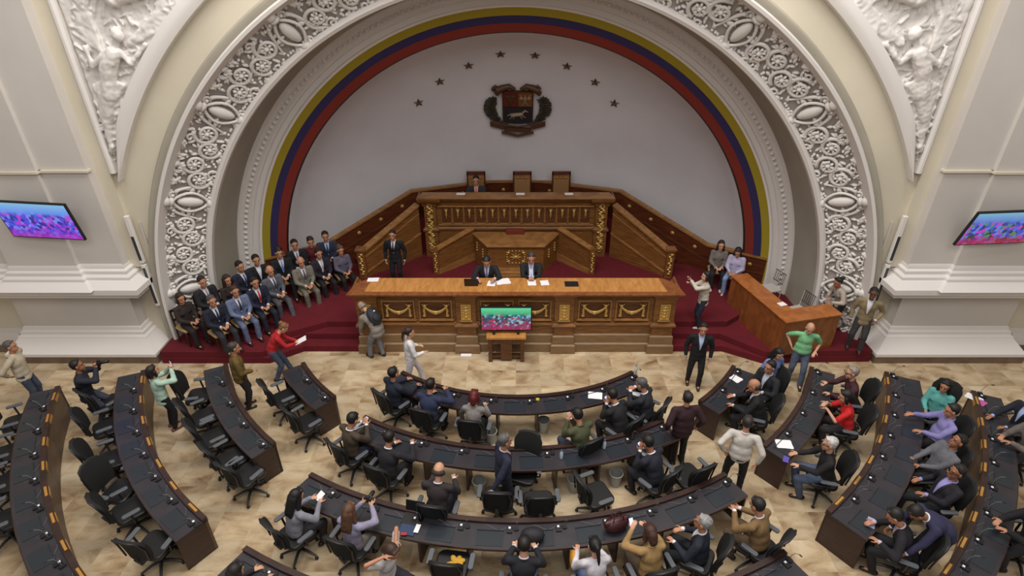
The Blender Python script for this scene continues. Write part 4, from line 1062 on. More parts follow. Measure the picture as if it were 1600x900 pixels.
def person(label, hp=None, zf=0.0, yaw=0.0, pose='stand', sc=1.0, female=False, fat=1.0, top=(30, 32, 40), topk='suit', shirt=(225, 225, 232), tie=None, legs=(28, 28, 34),
           skin=(196, 142, 112), hair=(24, 18, 16), hs='short', glasses=False, chair=None, cl='', loc=None, hold=None, shoe=(18, 16, 16), cgroup=None, **kw):
    P = dict(stand=dict(pel=(0, 0, .94), lean=2, side=0, twist=0, hy=0, hpitch=6, lh=(-.27, .04, .86), rh=(.27, .04, .86), lf=(-.10, .02, .08), rf=(.10, .0, .08)),
             sit=dict(pel=(0, 0, .57), lean=3, side=0, twist=0, hy=0, hpitch=8, lh=(-.09, .30, .70), rh=(.09, .32, .70), lf=(-.13, .44, .08), rf=(.13, .42, .08)),
             desk=dict(pel=(0, 0, .57), lean=14, side=0, twist=0, hy=0, hpitch=20, lh=(-.16, .45, .775), rh=(.16, .45, .775), lf=(-.13, .30, .08), rf=(.13, .34, .08)),
             phone=dict(pel=(0, 0, .57), lean=10, side=0, twist=0, hy=0, hpitch=30, lh=(-.07, .34, .97), rh=(.07, .34, .97), lf=(-.13, .34, .08), rf=(.13, .34, .08)),
             )[pose].copy()
    P.update({k: v for k, v in kw.items() if k in P or k in ('curl',)})
    n = len(PEOPLE)
    up = lambda l: rotm('Z', 0) @ (rotm('X', -l) @ rotm('Y', P['side']) @ V((0, 0, 1)))
    lean = P['lean']; p0 = V(P['pel']); p1 = p0+up(lean*.5)*.13; p2 = p1+up(lean*.9)*.17; p3 = p2+up(lean*1.0)*.17
    u2 = (p3-p1).normalized(); rt = rotm('Z', P['twist']) @ V((1, 0, 0)); rt = (rt-u2*rt.dot(u2)).normalized(); fw = u2.cross(rt)
    cm = frame_m(rt, fw, u2)
    hm3 = rotm('Z', P['twist']+P['hy']) @ rotm('X', -P['hpitch']) @ rotm('Y', P.get('hroll', 0))
    nk = p3+up(lean*.9)*.07; hc = nk+(hm3 @ V((0, .02, .15)))
    sw = .172 if female else .205; hk = 1.13; sc = sc*(1.01 if pose == 'stand' else 1.08)
    shl = p3-rt*sw-u2*.035; shr = p3+rt*sw-u2*.035
    pole = lambda s: (-fw*.5+rt*s*.5-V((0, 0, 1))*.6)
    lh = V(P['lh']); rh = V(P['rh'])
    el, lw = ik(shl, lh, .285, .255, kw.get('lpole', pole(-1))); er, rw = ik(shr, rh, .285, .255, kw.get('rpole', pole(1)))
    hl = p0+V((-.09, 0, -.03)); hr = p0+V((.09, 0, -.03)); lf = V(P['lf']); rf = V(P['rf'])
    kp = V((0, 1, .35)); kl, al = ik(hl, lf, .43, .42, kp+V((-.15, 0, 0))); kr, ar = ik(hr, rf, .43, .42, kp+V((.15, 0, 0)))
    # ---- body: one continuous surface
    b = MB(); q = .86
    b.ell(p0, (.15*q, .105*q, .12*q), n=10, k=7); b.ell(p1, (.14*q*fat, .10*q*fat, .14*q), cm, n=10, k=7); b.ell(p2, (.155*q, .105*q, .17*q), cm, n=10, k=7)
    b.cap(shl, shr, .05, .05, n=8); b.cap(p2, p3, .09, .06, n=8); b.cap(p3-u2*.02, hc-(hm3 @ V((0, .015, .05))), .055, .05, n=10)
    H = lambda x, y, z: hc+(hm3 @ V((x*hk, y*hk, z*hk)))
    E_ = lambda c, r, n, k: b.ell(c, tuple(q_*hk for q_ in r), hm3, n=n, k=k)
    E_(H(0, -.012, .02), (.077, .094, .098), 14, 10); E_(H(0, .022, -.045), (.060, .070, .082), 12, 8)
    b.cap(H(0, .086, .010), H(0, .101, -.026), .010, .015, n=6); E_(H(0, .068, -.108), (.026, .022, .018), 8, 6)
    b.cap(H(-.035, .073, .030), H(.035, .073, .030), .012, .012, n=6); b.cap(H(-.02, .088, -.066), H(.02, .088, -.066), .009, .009, n=6)
    for s in (-1, 1): E_(H(s*.080, -.004, -.008), (.012, .02, .034), 8, 6)
    for s, sh, e, w in ((-1, shl, el, lw), (1, shr, er, rw)):
        b.cap(sh, e, .042, .036, n=8); b.cap(e, w, .036, .026, n=8)
        d = (w-e).normalized()
        if pose in ('desk', 'sit'): d = V((d.x, d.y, d.z*.2-.08)).normalized()
        pn = kw.get('pn', V((0, .2, -1)) if pose != 'stand' or abs(d.z) < .7 else V((-s, .2, 0)))
        hand(b, w, d, V(pn), s if V(pn).dot(V((0, 0, -1))) < .5 else s, P.get('curl', .7), 1.06)
    for h_, k_, a_ in ((hl, kl, al), (hr, kr, ar)): b.cap(h_, k_, .065, .045, n=8); b.cap(k_, a_, .045, .033, n=8); b.cap(a_, a_+V((0, .10, -.035)), .033, .025, n=6)
    # ---- upper garment
    g = MB(); f_ = fat
    puff = {'suit': 1.09, 'jacket': 1.16, 'shirt': 1.05, 'tee': 1.0, 'blouse': 1.08}[topk]
    hem = .06 if topk in ('shirt', 'tee') else .11
    if pose != 'stand': hem = .0
    b0 = p0+V((0, 0, .02))
    g.ell(b0, (.165*puff*f_, .125*puff*f_, .14), n=12, k=8); 
    if hem: g.ell(p0-V((0, 0, hem)), (.172*puff, .128*puff, .12), n=12, k=8)
    g.ell(p1, (.160*puff*f_, .120*puff*f_, .18), cm, n=12, k=8); g.cap(b0+V((0, 0, .02)), p2, .122*puff, .125*puff, n=10); g.ell(p2+u2*.01, ((.16 if female else .178)*puff, .122*puff, .18), cm, n=12, k=8)
    if female:
        for s in (-1, 1): g.ell(p2+rt*(s*.07)+fw*.085+u2*.0, (.06, .05, .06), cm, n=8, k=6)
    g.cap(shl, shr, .062*puff, .062*puff, n=10); g.cap(p3-u2*.06, p3+u2*.015, .085, .062, n=10)
    for s, sh, e, w in ((-1, shl, el, lw), (1, shr, er, rw)):
        g.cap(sh, e, .066*puff, .057*puff, n=10)
        if topk != 'tee': g.cap(e, w-(w-e).normalized()*.01, .055*puff, .042*puff, n=10)
        elif True: pass
    if topk == 'tee':   # shorten the sleeves: rebuild only to mid upper arm
        g = MB(); g.ell(b0, (.165*f_, .125*f_, .14), n=12, k=8); g.ell(p1, (.155*f_, .115*f_, .16), cm, n=12, k=8); g.ell(p2+u2*.01, ((.16 if female else .178), .122, .18), cm, n=12, k=8)
        g.cap(shl, shr, .062, .062, n=10); g.cap(p3-u2*.06, p3+u2*.01, .085, .06, n=10)
        for sh, e in ((shl, el), (shr, er)): g.cap(sh, sh+(e-sh)*.75, .064, .062, n=10)
    # ---- trousers
    t = MB(); t.ell(p0-V((0, 0, .02)), (.158*f_, .118*f_, .13), n=12, k=8)
    for h_, k_, a_ in ((hl, kl, al), (hr, kr, ar)): t.cap(h_, k_, .097*sqrt(f_), .073, n=10); t.cap(k_, a_+V((0, 0, .0)), .073, .060, n=10)
    job('b%d' % n, b, .0085, 1); job('g%d' % n, g, .016, 14); job('t%d' % n, t, .017, 4)
    if hs: job('h_'+hs, hair_mb(hs), .010, 2)
    yw = yaw
    hx, hy_, hz = hc*sc
    if loc is None:
        wp = at_z(hp[0], hp[1], zf+hz)
        if yaw == 'c': yw = math.degrees(atan2(-(CXC-wp.x), CYC-wp.y))
        o = rotm('Z', yw) @ V((hx, hy_, 0)); base = V((wp.x-o.x, wp.y-o.y, zf))
        if yaw == 'c': pass
    else: base = V(loc)
    if chair == 'office':
        q_ = V((base.x-CXC, base.y-CYC)); r_ = q_.length; an = math.degrees(atan2(q_.x, -q_.y))
        for k_, (r1_, st_, _) in SEATS.items():
            if min(st_)-.1 < R(an) < max(st_)+.1 and r1_-.3 < r_ < r1_+.2:
                q_ = q_*((r1_+.2)/r_); base = V((CXC+q_.x, CYC+q_.y, base.z)); break
    PEOPLE.append(dict(label=label, base=base, yaw=yw, sc=sc, n=n, cm=cm, p2=p2, p3=p3, fw=fw, rt=rt, u2=u2, hc=hc, hm3=hm3*hk, top=top, topk=topk, shirt=shirt, tie=tie, legs=legs, skin=skin, hair=hair, hs=hs,
                       female=female, al=al, ar=ar, glasses=glasses, lw=lw, rw=rw, el=el, er=er, shoe=shoe, lf=lf, nk=nk, kw=kw, fat=fat))
    wl = lambda p: base + (rotm('Z', yw) @ (V(p)*sc))
    if chair == 'office': put_chair(wl((0, -.0, 0))+V((0, 0, 0)), R(yw), 'black office chair under the ' + cl)
    if chair == 'side': b_ = wl((0, .0, 0)); put_side((b_.x, b_.y, zf), R(yw), 'tan-seated chair under the ' + cl.replace(' in the audience front row', '').replace(' in the audience back row', '').replace(', second in the audience front row', '').replace(' with a paper', '').replace(' at the right end of the audience front row', '').replace(', right end of the audience back row', ' at the right of the back row').replace(' at the left end of the audience front row', '').replace(' with an open collar', ''))
    return wl, lw, rw
MC = {}
def cmat(kind, rgb, rough=.85, var=.12, sc=6):
    nm = kind + ' %d-%d-%d' % tuple(rgb)
    if nm not in MC: MC[nm] = mat(nm, rgb, rough, var=var, scale=sc)
    return MC[nm]
def assemble():
    res = run_jobs(JOBS)
    eye_me = MB().ell((0, 0, 0), (.011, .006, .0055), n=8, k=6).mesh('eye'); eye_me.materials.append(mat('dark eye', (30, 22, 20), .3)); eye_me.shade_smooth()
    brow_me = MB().cap((-.014, 0, 0), (.014, 0, 0), .0028, .0024, n=6, k=2).mesh('eyebrow')
    mouth_me = MB().cap((-.02, 0, 0), (.02, 0, 0), .006, .006, n=6, k=2).mesh('mouth'); mouth_me.materials.append(mat('lips', (150, 84, 76), .5))
    sh = MB(); sh.cap((0, -.05, -.035), (0, .13, -.045), .045, .035, n=10, fl=((0, 0, 1), .8)); shoe_me = sh.mesh('shoe'); shoe_me.shade_smooth()
    for d in PEOPLE:
        root = bpy.data.objects.new('person', None); COL.objects.link(root); root.location = d['base']; root.rotation_euler = (0, 0, R(d['yaw'])); root.scale = (d['sc'],)*3; root.empty_display_size = .1
        root['label'] = d['label']; root['category'] = 'person'
        n = d['n']
        sk = cmat('skin', d['skin'], .55, .08, 10); hm = cmat('hair', d['hair'], .6, .25, 30)
        def ch(nm, me, m, mw=None, par=root):
            o = bpy.data.objects.new(nm, me); COL.objects.link(o); o.parent = par
            if m is not None:
                if not me.materials: me.materials.append(None)
                o.material_slots[0].link = 'OBJECT'; o.material_slots[0].material = m
            if mw is not None: o.matrix_local = mw
            return o
        body = ch('body', res['b%d' % n], sk)
        gm = res['g%d' % n]; folds(gm, .007 if d['topk'] != 'suit' else .006); tm = res['t%d' % n]; folds(tm, .012, 7)
        gn = {'suit': 'suit_jacket', 'jacket': 'jacket', 'shirt': 'shirt', 'tee': 'shirt', 'blouse': 'blouse'}[d['topk']]
        gar = ch(gn, gm, cmat('cloth', d['top'], .85)); tro = ch('trousers', tm, cmat('cloth', d['legs'], .85))
        hmat = MX.Translation(d['hc']) @ d['hm3'].to_4x4()
        if d['hs']: ch('hair', res['h_'+d['hs']], hm, hmat)
        for s in (-1, 1):
            ch('eye', eye_me, None, hmat @ MX.Translation((s*.030, .0815, .008))); ch('eyebrow', brow_me, hm, hmat @ MX.Translation((s*.030, .0885, .032)))
        ch('mouth', mouth_me, None, hmat @ MX.Translation((0, .094, -.066)))
        if d['glasses']:
            gl = MB()
            for s in (-1, 1): gl.tube([(s*.033+.024*cos(a), .104, .008+.018*sin(a)) for a in [2*pi*k/10 for k in range(10)]], .0035, n=5, closed=True); gl.tube([(s*.057, .104, .012), (s*.083, 0, .01)], .003, n=4)
            gl.tube([(-.01, .106, .01), (.01, .106, .01)], .003, n=4); ch('glasses', gl.mesh('glasses'), black, hmat)
        for a in (d['al'], d['ar']): ch('shoe', shoe_me, cmat('shoe', d['shoe'], .45), MX.Translation(a))
        # collar, shirt front and tie laid on the chest
        bvh = BVHTree.FromPolygons([v.co for v in gm.vertices], [p.vertices for p in gm.polygons])
        p2, p3, rt, fw, u2 = d['p2'], d['p3'], d['rt'], d['fw'], d['u2']
        def surf(x, z, off):
            o = p3+rt*x+u2*z+fw*.5; h = bvh.ray_cast(o, -fw, 1.0)
            return (h[0]+fw*off) if h[0] is not None else (p3+rt*x+u2*z+fw*.08)
        def strip(name, rows, off, m, nx=4):
            vs = []; 
            for z, xl, xr in rows:
                for i in range(nx+1): vs.append(surf(xl+(xr-xl)*i/nx, z, off))
            K = nx+1; N = len(rows); top_ = list(vs); vs2 = [v-fw*.02 for v in vs]; M = len(vs)
            fs = [(r*K+i, r*K+i+1, (r+1)*K+i+1, (r+1)*K+i) for r in range(N-1) for i in range(nx)]
            fs += [(r*K, (r+1)*K, M+(r+1)*K, M+r*K) for r in range(N-1)] + [(r*K+nx, M+r*K+nx, M+(r+1)*K+nx, (r+1)*K+nx) for r in range(N-1)]
            me = MB().add(top_+vs2, fs).mesh(name); me.shade_smooth(); return ch(name, me, m)
        if d['topk'] == 'suit':
            zz = [.015-.04*i for i in range(9)]
            strip('shirt', [(z, -.062*(1-i/8.5)-.004, .062*(1-i/8.5)+.004) for i, z in enumerate(zz)], .006, cmat('cloth', d['shirt'], .8, .03))
            if d['tie']: strip('tie', [(.0-.038*i, -(.016+.002*i), .016+.002*i) for i in range(8)], .014, cmat('silk', d['tie'], .5, .1))
            for s in (-1, 1): strip('lapel', [(.01-.04*i, s*(.062*(1-i/8.5)+.002), s*(.062*(1-i/8.5)+.030+.012*sin(i/8*pi))) for i in range(9)], .011, cmat('cloth', tuple(int(c*.9) for c in d['top']), .7), 2)
        cr = .062; col_ = MB(); nk = p3+u2*.012
        col_.tube([nk+rt*(cr*cos(a))+fw*(cr*.95*sin(a))+u2*(.02-.018*sin(a)) for a in [2*pi*k/14 for k in range(14)]], .012, n=6, closed=True)
        if d['topk'] in ('suit', 'shirt', 'jacket', 'tee'):
            me = col_.mesh('collar'); me.shade_smooth(); ch('collar', me, cmat('cloth', d['shirt'] if d['topk'] == 'suit' else tuple(min(255, int(c*1.08)+3) for c in d['top']), .8, .03))
        if d['topk'] == 'suit':
            for e, w in ((d['el'], d['lw']), (d['er'], d['rw'])):
                u = (w-e).normalized(); me = MB().cap(w-u*.0, w+u*.012, .036, .034, n=10, k=2).mesh('cuff'); me.shade_smooth(); ch('cuff', me, cmat('cloth', d['shirt'], .8, .03))
# ---- held things and small desk things ----
def phone(p, yaw=0, tilt=60, label='', cat='phone', screen=(200, 215, 255)):
    t = empty('smartphone', p, 0, label=label, category='phone'); t.rotation_euler = (R(tilt), 0, R(yaw))
    obj('case', MB().box(-.038, .038, -.005, .005, -.075, .075), black, t, bevel=.004)
    obj('screen', MB().box(-.034, .034, -.0065, -.005, -.068, .068), mat('lit phone screen', (180, 190, 215), .3, emit=screen, estr=.7), t)
    return t
def mid(wl, l, r, d=(0, .09, .05)): return wl((V(l)+V(r))*.5+V(d))
SK1, SK2, SK3, SK4, SK5 = (206, 156, 126), (186, 132, 102), (160, 108, 80), (104, 68, 50), (222, 178, 152)
GREY, WHT = (128, 126, 124), (206, 204, 200); BRN = (62, 38, 24)
NAVY, BLK, CHA = (26, 30, 46), (20, 20, 23), (44, 45, 50)
# --- standing people
person('man in a beige jacket and blue jeans at the left edge, beside the outermost chairs', (17, 541), 0, -75, 'stand', top=(190, 178, 156), topk='jacket', legs=(58, 66, 84), skin=SK2, hair=(92, 88, 84), hpitch=5, lh=(-.2, -.15, 1.0), rh=(.2, -.15, 1.0))
wl, l, r = person('man in a dark navy jacket aiming a black camera, perched at the outermost left desk', (121, 571), 0, -62, 'stand', pel=(0, -.08, .86), lean=6, hpitch=0, top=(34, 36, 48), topk='jacket', legs=(64, 68, 84), skin=SK3, lh=(-.04, .26, 1.44), rh=(.08, .27, 1.42), curl=1.2, lf=(-.12, .16, .08), rf=(.12, -.05, .08))
def camera(p, yaw, label):
    t = empty('camera', p, R(yaw), label=label, category='camera')
    obj('camera_body', MB().box(-.07, .07, -.03, .03, -.05, .05).box(-.03, .03, -.025, .025, .05, .075), black, t, bevel=.008)
    ln = MB(); ln.cap((0, .03, 0), (0, .15, 0), .036, .038, n=12, k=2); obj('lens', ln, black, t, smooth=50)
    return t
camera(mid(wl, l, r, (0, .08, .06)), -62, 'black camera with a long lens held up by the man in navy at the left')
wl, l, r = person('woman in a mint green blouse raising a phone beside the long left desk', (239, 579), 0, -38, 'stand', sc=.95, female=True, top=(176, 206, 188), topk='blouse', legs=(20, 20, 24), skin=SK1, hs='bob', hair=(30, 20, 18), lh=(-.05, .34, 1.50), rh=(.07, .34, 1.50), hpitch=-2, curl=1.0, shoe=(110, 60, 50))
phone(mid(wl, l, r, (0, .06, .09)), -38, 5, 'phone with a bright screen raised by the woman in mint green')
person('man in an olive brown jacket standing beside the four-seat left desk', (366, 543), 0, -60, 'stand', top=(106, 84, 38), topk='jacket', legs=(34, 32, 34), skin=SK2, hair=(60, 56, 52), hpitch=8, rh=(.14, .25, 1.02), fat=1.08)
wl, l, r = person('woman in a red top and jeans bending over papers beside the carpeted steps', (443, 512), 0, -72, 'stand', sc=.95, female=True, top=(176, 28, 34), topk='shirt', legs=(62, 74, 96), skin=SK1, hair=(140, 96, 60), hs='bun', pel=(0, -.15, .90), lean=34, hpitch=45, lh=(-.06, .42, 1.0), rh=(.08, .42, 1.0), lf=(-.1, .18, .08), rf=(.1, -.18, .08))
def papers(p, yaw, label, n=2, w=.21, h=.29, col=None, tilt=0):
    t = empty('paper_sheet', p, 0, label=label, category='paper'); t.rotation_euler = (R(tilt), 0, R(yaw))
    for i in range(n): obj('sheet', MB().box(-w/2, w/2, -h/2, h/2, .002*i, .002*i+.0015, MX.Rotation(.12*i, 4, 'Z')), col or paper, t)
    return t
papers(mid(wl, l, r, (0, .12, .02)), -72, 'white sheets held by the woman in red by the steps', 2, .2, .28, tilt=20)
wl, l, r = person('bald man in grey bending forward with a dark backpack in front of the tribune bench', (556, 483), 0, 55, 'stand', top=(140, 134, 124), topk='jacket', legs=(124, 126, 136), skin=SK1, hs='bald', hair=(150, 140, 130), pel=(0, -.16, .90), lean=44, hpitch=48, lh=(-.16, .30, .66), rh=(.18, .28, .64), lf=(-.11, .10, .08), rf=(.12, -.10, .08), loc=at_z(589, 557, 0))
bpk = PEOPLE[-1]
def backpack():
    c = (V(bpk['p2'])+bpk['u2']*.02-bpk['fw']*.17)
    t = empty('backpack', bpk['base']+rotm('Z', bpk['yaw']) @ c, 0, label='dark backpack strapped to the back of the bending man in grey', category='backpack')
    m = (rotm('Z', bpk['yaw']) @ bpk['cm'])
    b = MB(); b.ell((0, 0, 0), (.17, .10, .25), m, n=14, k=10); obj('main_bag', b, mat('backpack fabric', (30, 32, 38), .7), t, smooth=80)
    b = MB(); b.ell(m @ V((0, -.07, -.06)), (.12, .06, .12), m, n=12, k=8); obj('front_pocket', b, MATS['backpack fabric'], t, smooth=80)
    b = MB(); b.ell(m @ V((.02, -.10, .10)), (.03, .012, .018), m, n=8, k=6); obj('white_badge', b, paper, t, smooth=80)
    for s in (-1, 1): obj('strap', MB().tube([m @ V((s*.12, .05, .2)), m @ V((s*.14, .22, .22)), m @ V((s*.16, .30, .08)), m @ V((s*.14, .16, -.14)), m @ V((s*.1, .04, -.2))], .018, n=6), MATS['backpack fabric'], t, smooth=80)
backpack()
person('dark-haired woman in white walking towards the right below the tribune', (640, 519), 0, -68, 'stand', sc=.96, female=True, top=(222, 220, 222), topk='blouse', legs=(206, 200, 206), skin=SK1, hs='pony', hair=(52, 30, 24), lh=(-.14, .22, 1.12), rh=(.15, .30, 1.08), lf=(-.08, .30, .08), rf=(.08, -.28, .10), shoe=(190, 180, 176))
person('man in a black suit and pale blue shirt standing in front of the right steps', (1099, 514), 0, 168, 'stand', top=(16, 16, 19), topk='suit', shirt=(170, 184, 214), tie=None, legs=(16, 16, 19), skin=SK2, lf=(-.12, .10, .08), rf=(.12, -.06, .08), fat=1.05)
wl, l, r = person('woman in a cream top and dark jeans standing on the right steps raising a phone', (1103, 431), .34, 88, 'stand', sc=.95, female=True, top=(204, 196, 182), topk='blouse', legs=(34, 38, 56), skin=SK1, hs='bob', hair=(20, 16, 16), lh=(-.04, .42, 1.50), rh=(.08, .40, 1.36), shoe=(214, 210, 206))
phone(wl(V(l)+V((.02, .06, .10))), 88, 0, 'phone held up by the woman on the right steps')
person('woman in a grey vest sitting against the wainscot on the right, left of the pair', (1127, 383), .51, 168, 'sit', sc=.94, female=True, top=(120, 112, 106), topk='blouse', legs=(30, 28, 32), skin=SK1, hs='long', hair=(50, 34, 28), chair='side', cl='woman in a grey vest by the right wainscot', shoe=(214, 210, 206))
person('woman in a pale lilac blouse and light jeans sitting against the wainscot on the right', (1153, 394), .51, 150, 'sit', sc=.94, female=True, top=(186, 180, 210), topk='blouse', legs=(130, 148, 190), skin=SK2, hs='long', hair=(18, 16, 18), hpitch=30, chair='side', cl='woman in lilac by the right wainscot', shoe=(190, 180, 176))
person('woman in a pale patterned blouse leaning on the end of the corner desk', (1309, 441), .34, 100, 'stand', sc=.95, female=True, top=(182, 170, 158), topk='blouse', legs=(26, 24, 28), skin=SK3, hs='bun', hair=(20, 16, 16), lean=30, pel=(0, -.22, .92), hpitch=15, lh=(-.2, .22, 1.06), rh=(.12, .12, 1.08), lf=(-.1, -.05, .08), rf=(.1, -.4, .08))
person('man in a khaki jacket and dark trousers standing behind the corner desk by the pilaster', (1365, 458), .34, 150, 'stand', top=(140, 124, 94), topk='suit', shirt=(210, 208, 212), legs=(56, 54, 58), skin=SK4, hair=(30, 26, 24), lh=(-.22, .12, 1.0), lf=(-.12, .08, .08), rf=(.14, -.02, .08), sc=1.02)
person('bald man in a light green shirt and jeans standing near the corner desk', (1266, 513), 0, 162, 'stand', top=(128, 196, 142), topk='tee', legs=(84, 96, 116), skin=SK1, hs=None, fat=1.22, lh=(-.24, .12, 1.04), rh=(.26, -.02, 1.02), hpitch=24, lf=(-.12, .2, .08), rf=(.12, -.05, .08))
person('dark-haired woman in a light blue shirt standing behind the right two-seat desk', (1217, 553), 0, -165, 'stand', sc=.93, female=True, top=(116, 134, 190), topk='blouse', legs=(18, 18, 22), skin=SK1, hs='long', hair=(16, 14, 16), hpitch=22, lh=(-.2, .2, 1.0), rh=(.2, .2, 1.0))
person('broad man in a white shirt standing with his back turned, hands at his hips', (1168, 660), 0, -22, 'stand', top=(206, 200, 192), topk='shirt', legs=(18, 18, 22), skin=SK2, hair=(46, 40, 38), fat=1.22, lh=(-.27, -.06, .98), rh=(.30, -.10, .92), sc=1.03, hpitch=14, lf=(-.16, .05, .08), rf=(.14, 0, .08))
person('man in a maroon leather jacket standing with his back turned', (1074, 621), 0, 6, 'stand', top=(52, 26, 32), topk='jacket', legs=(16, 16, 18), skin=SK2, hair=(40, 32, 28), fat=1.15, sc=1.02, lh=(-.30, .02, .92), rh=(.30, .02, .92))
wl, l, r = person('grey-haired man in a navy suit standing between the central rows', (792, 678), 0, -68, 'stand', loc=pol(6.74, R(-2.2)), sc=1.05, top=(34, 38, 60), topk='suit', shirt=(214, 210, 214), legs=(28, 30, 44), skin=SK2, hair=(92, 90, 88), hpitch=4, rh=(.30, -.30, .92), lh=(-.27, .06, .84), fat=1.08, tie=(170, 60, 40))
# --- central front row (A)
person('man in dark navy seated at the left end of the front central row', (622, 577), 0, -40, 'desk', top=(28, 34, 52), topk='jacket', legs=(24, 24, 30), skin=SK2, chair='office', cl='man in dark navy, front row left end', lean=4, hpitch=6)
person('man in a blue hooded jacket seated second from the left in the front central row', (673, 601), 0, -18, 'desk', top=(40, 48, 78), topk='jacket', legs=(28, 30, 40), skin=SK2, chair='office', cl='man in a blue hooded jacket, front row', rh=(.22, .38, 1.0))
person('woman with dark red hair and a grey sweater in the front central row', (741, 619), 0, -8, 'desk', sc=.96, female=True, top=(134, 130, 126), topk='shirt', legs=(40, 40, 44), skin=SK1, hs='bob', hair=(96, 22, 26), chair='office', cl='red-haired woman in grey')
wl, l, r = person('man in an olive jacket looking at a phone in the front central row', (902, 648), 0, 30, 'phone', top=(74, 78, 52), topk='jacket', legs=(60, 66, 90), skin=SK2, chair='office', cl='man in an olive jacket')
phone(mid(wl, l, r, (0, .05, .05)), 30, -50, 'phone in the hands of the man in olive')
wl, l, r = person('man in a black suit bent over a phone in the front central row', (956, 617), 0, 42, 'phone', top=(26, 26, 30), topk='suit', legs=(24, 24, 28), skin=SK2, chair='office', cl='man in black bent over a phone', lean=26)
phone(mid(wl, l, r, (0, .05, .05)), 42, -50, 'phone in the hands of the man in black near the front row right end')
person('grey-haired man in a dark suit at the right tip of the front row', (1002, 600), 0, 55, 'desk', top=(36, 38, 46), topk='suit', legs=(26, 26, 32), skin=SK2, hair=(92, 92, 92), chair='office', cl='grey-haired man, front row right end', hpitch=24, rh=(.12, .34, 1.0), lh=(-.06, .36, 1.0))
# --- central second row (B)
wl, l, r = person('man in an olive brown suit reading a phone, second central row', (556, 651), 0, -38, 'phone', top=(74, 62, 48), topk='suit', legs=(40, 44, 66), skin=SK2, hair=(22, 18, 18), chair='office', cl='man in an olive brown suit', lean=6)
phone(mid(wl, l, r, (0, .05, .05)), -38, -50, 'phone read by the man in the olive brown suit')
person('dark-haired man in a charcoal suit second from the left in the second central row', (609, 683), 0, -24, 'desk', top=(34, 32, 38), topk='suit', legs=(26, 26, 30), skin=SK2, chair='office', cl='man in charcoal, second row', rh=(.26, .42, .95))
person('balding man in a plum brown suit, seated left of the standing man', (686, 735), 0, -10, 'desk', top=(48, 40, 44), topk='suit', legs=(30, 32, 46), skin=SK1, hs='bald', hair=(60, 48, 42), chair='office', cl='balding man in plum brown', hpitch=30)
wl, l, r = person('man in a dark suit holding a phone beside the man in maroon leather', (1012, 691), 0, 40, 'phone', top=(30, 32, 46), topk='suit', legs=(26, 26, 34), skin=SK3, chair='office', cl='dark-suited man, second row right end', lean=22)
phone(mid(wl, l, r, (0, .05, .05)), 40, -50, 'phone held by the dark-suited man at the right of the second central row')
# --- central third row (C)
wl, l, r = person('long-haired woman in a grey cardigan at the left end of the third central row', (464, 775), 0, -38, 'desk', sc=.96, female=True, top=(142, 142, 154), topk='shirt', legs=(30, 28, 34), skin=SK1, hs='long', hair=(18, 14, 16), chair='office', cl='woman in a grey cardigan', lh=(-.08, .42, .90), rh=(.12, .44, .90))
papers(mid(wl, l, r, (0, .1, .02)), -40, 'folded white paper held by the woman in the grey cardigan', 1, .12, .16, tilt=25)
wl, l, r = person('woman with long light brown hair and lilac top raising a camera', (547, 797), 0, -20, 'phone', sc=.96, female=True, top=(150, 146, 172), topk='shirt', legs=(120, 112, 104), skin=SK1, hs='long', hair=(98, 66, 44), chair='office', cl='woman in a lilac top', lean=2, lh=(-.02, .38, 1.06), rh=(.16, .38, 1.06), hpitch=12)
camera(mid(wl, l, r, (0, .05, .06)), -20, 'small camera held by the woman in the lilac top')
person('woman in white with a striped scarf crouching behind the third central row', (612, 862), 0, -120, 'sit', sc=.95, female=True, top=(206, 200, 198), topk='tee', legs=(40, 40, 50), skin=SK2, hs='bob', hair=(64, 44, 34), lh=(-.15, .12, 1.26), rh=(.15, .14, 1.26), lean=8, hpitch=34)
person('dark-haired man in a black suit seated behind the middle of the third central row', (819, 850), 0, -4, 'desk', top=(28, 30, 38), topk='suit', shirt=(216, 214, 220), legs=(92, 108, 150), skin=SK1, chair='office', cl='man in a black suit, third row middle')
person('woman with a black ponytail and white top at the third central row', (929, 852), 0, 12, 'desk', sc=.95, female=True, top=(214, 210, 218), topk='blouse', legs=(104, 122, 168), skin=SK1, hs='pony', hair=(14, 12, 14), chair='office', cl='woman with a black ponytail')
wl, l, r = person('brown-haired woman in a tan jacket holding a phone at the third central row', (1015, 832), 0, 16, 'phone', sc=.97, female=True, top=(166, 134, 86), topk='shirt', legs=(90, 74, 58), skin=SK1, hs='bob', hair=(70, 40, 30), chair='office', cl='woman in a tan jacket', lh=(-.16, .40, 1.05), rh=(.1, .38, 1.02), fat=1.1)
phone(wl(V(l)+V((.03, .08, .06))), 16, -40, 'white phone in the left hand of the woman in tan')
person('grey-haired man in a dark navy suit in the third central row', (1098, 816), 0, 60, 'desk', top=(30, 36, 50), topk='suit', legs=(24, 26, 34), skin=SK2, hair=(150, 150, 150), chair='office', cl='grey-haired man in navy, third row', fat=1.1, lean=4, hpitch=0, lh=(-.2, .34, .84), rh=(.1, .30, .84))
person('man in a light brown blazer seated beyond the right end of the third central row', (1183, 789), 0, 40, 'desk', top=(132, 104, 68), topk='suit', legs=(98, 82, 62), skin=SK2, hair=(30, 26, 24), chair='office', cl='man in a light brown blazer', fat=1.1, lh=(-.12, .42, .95))
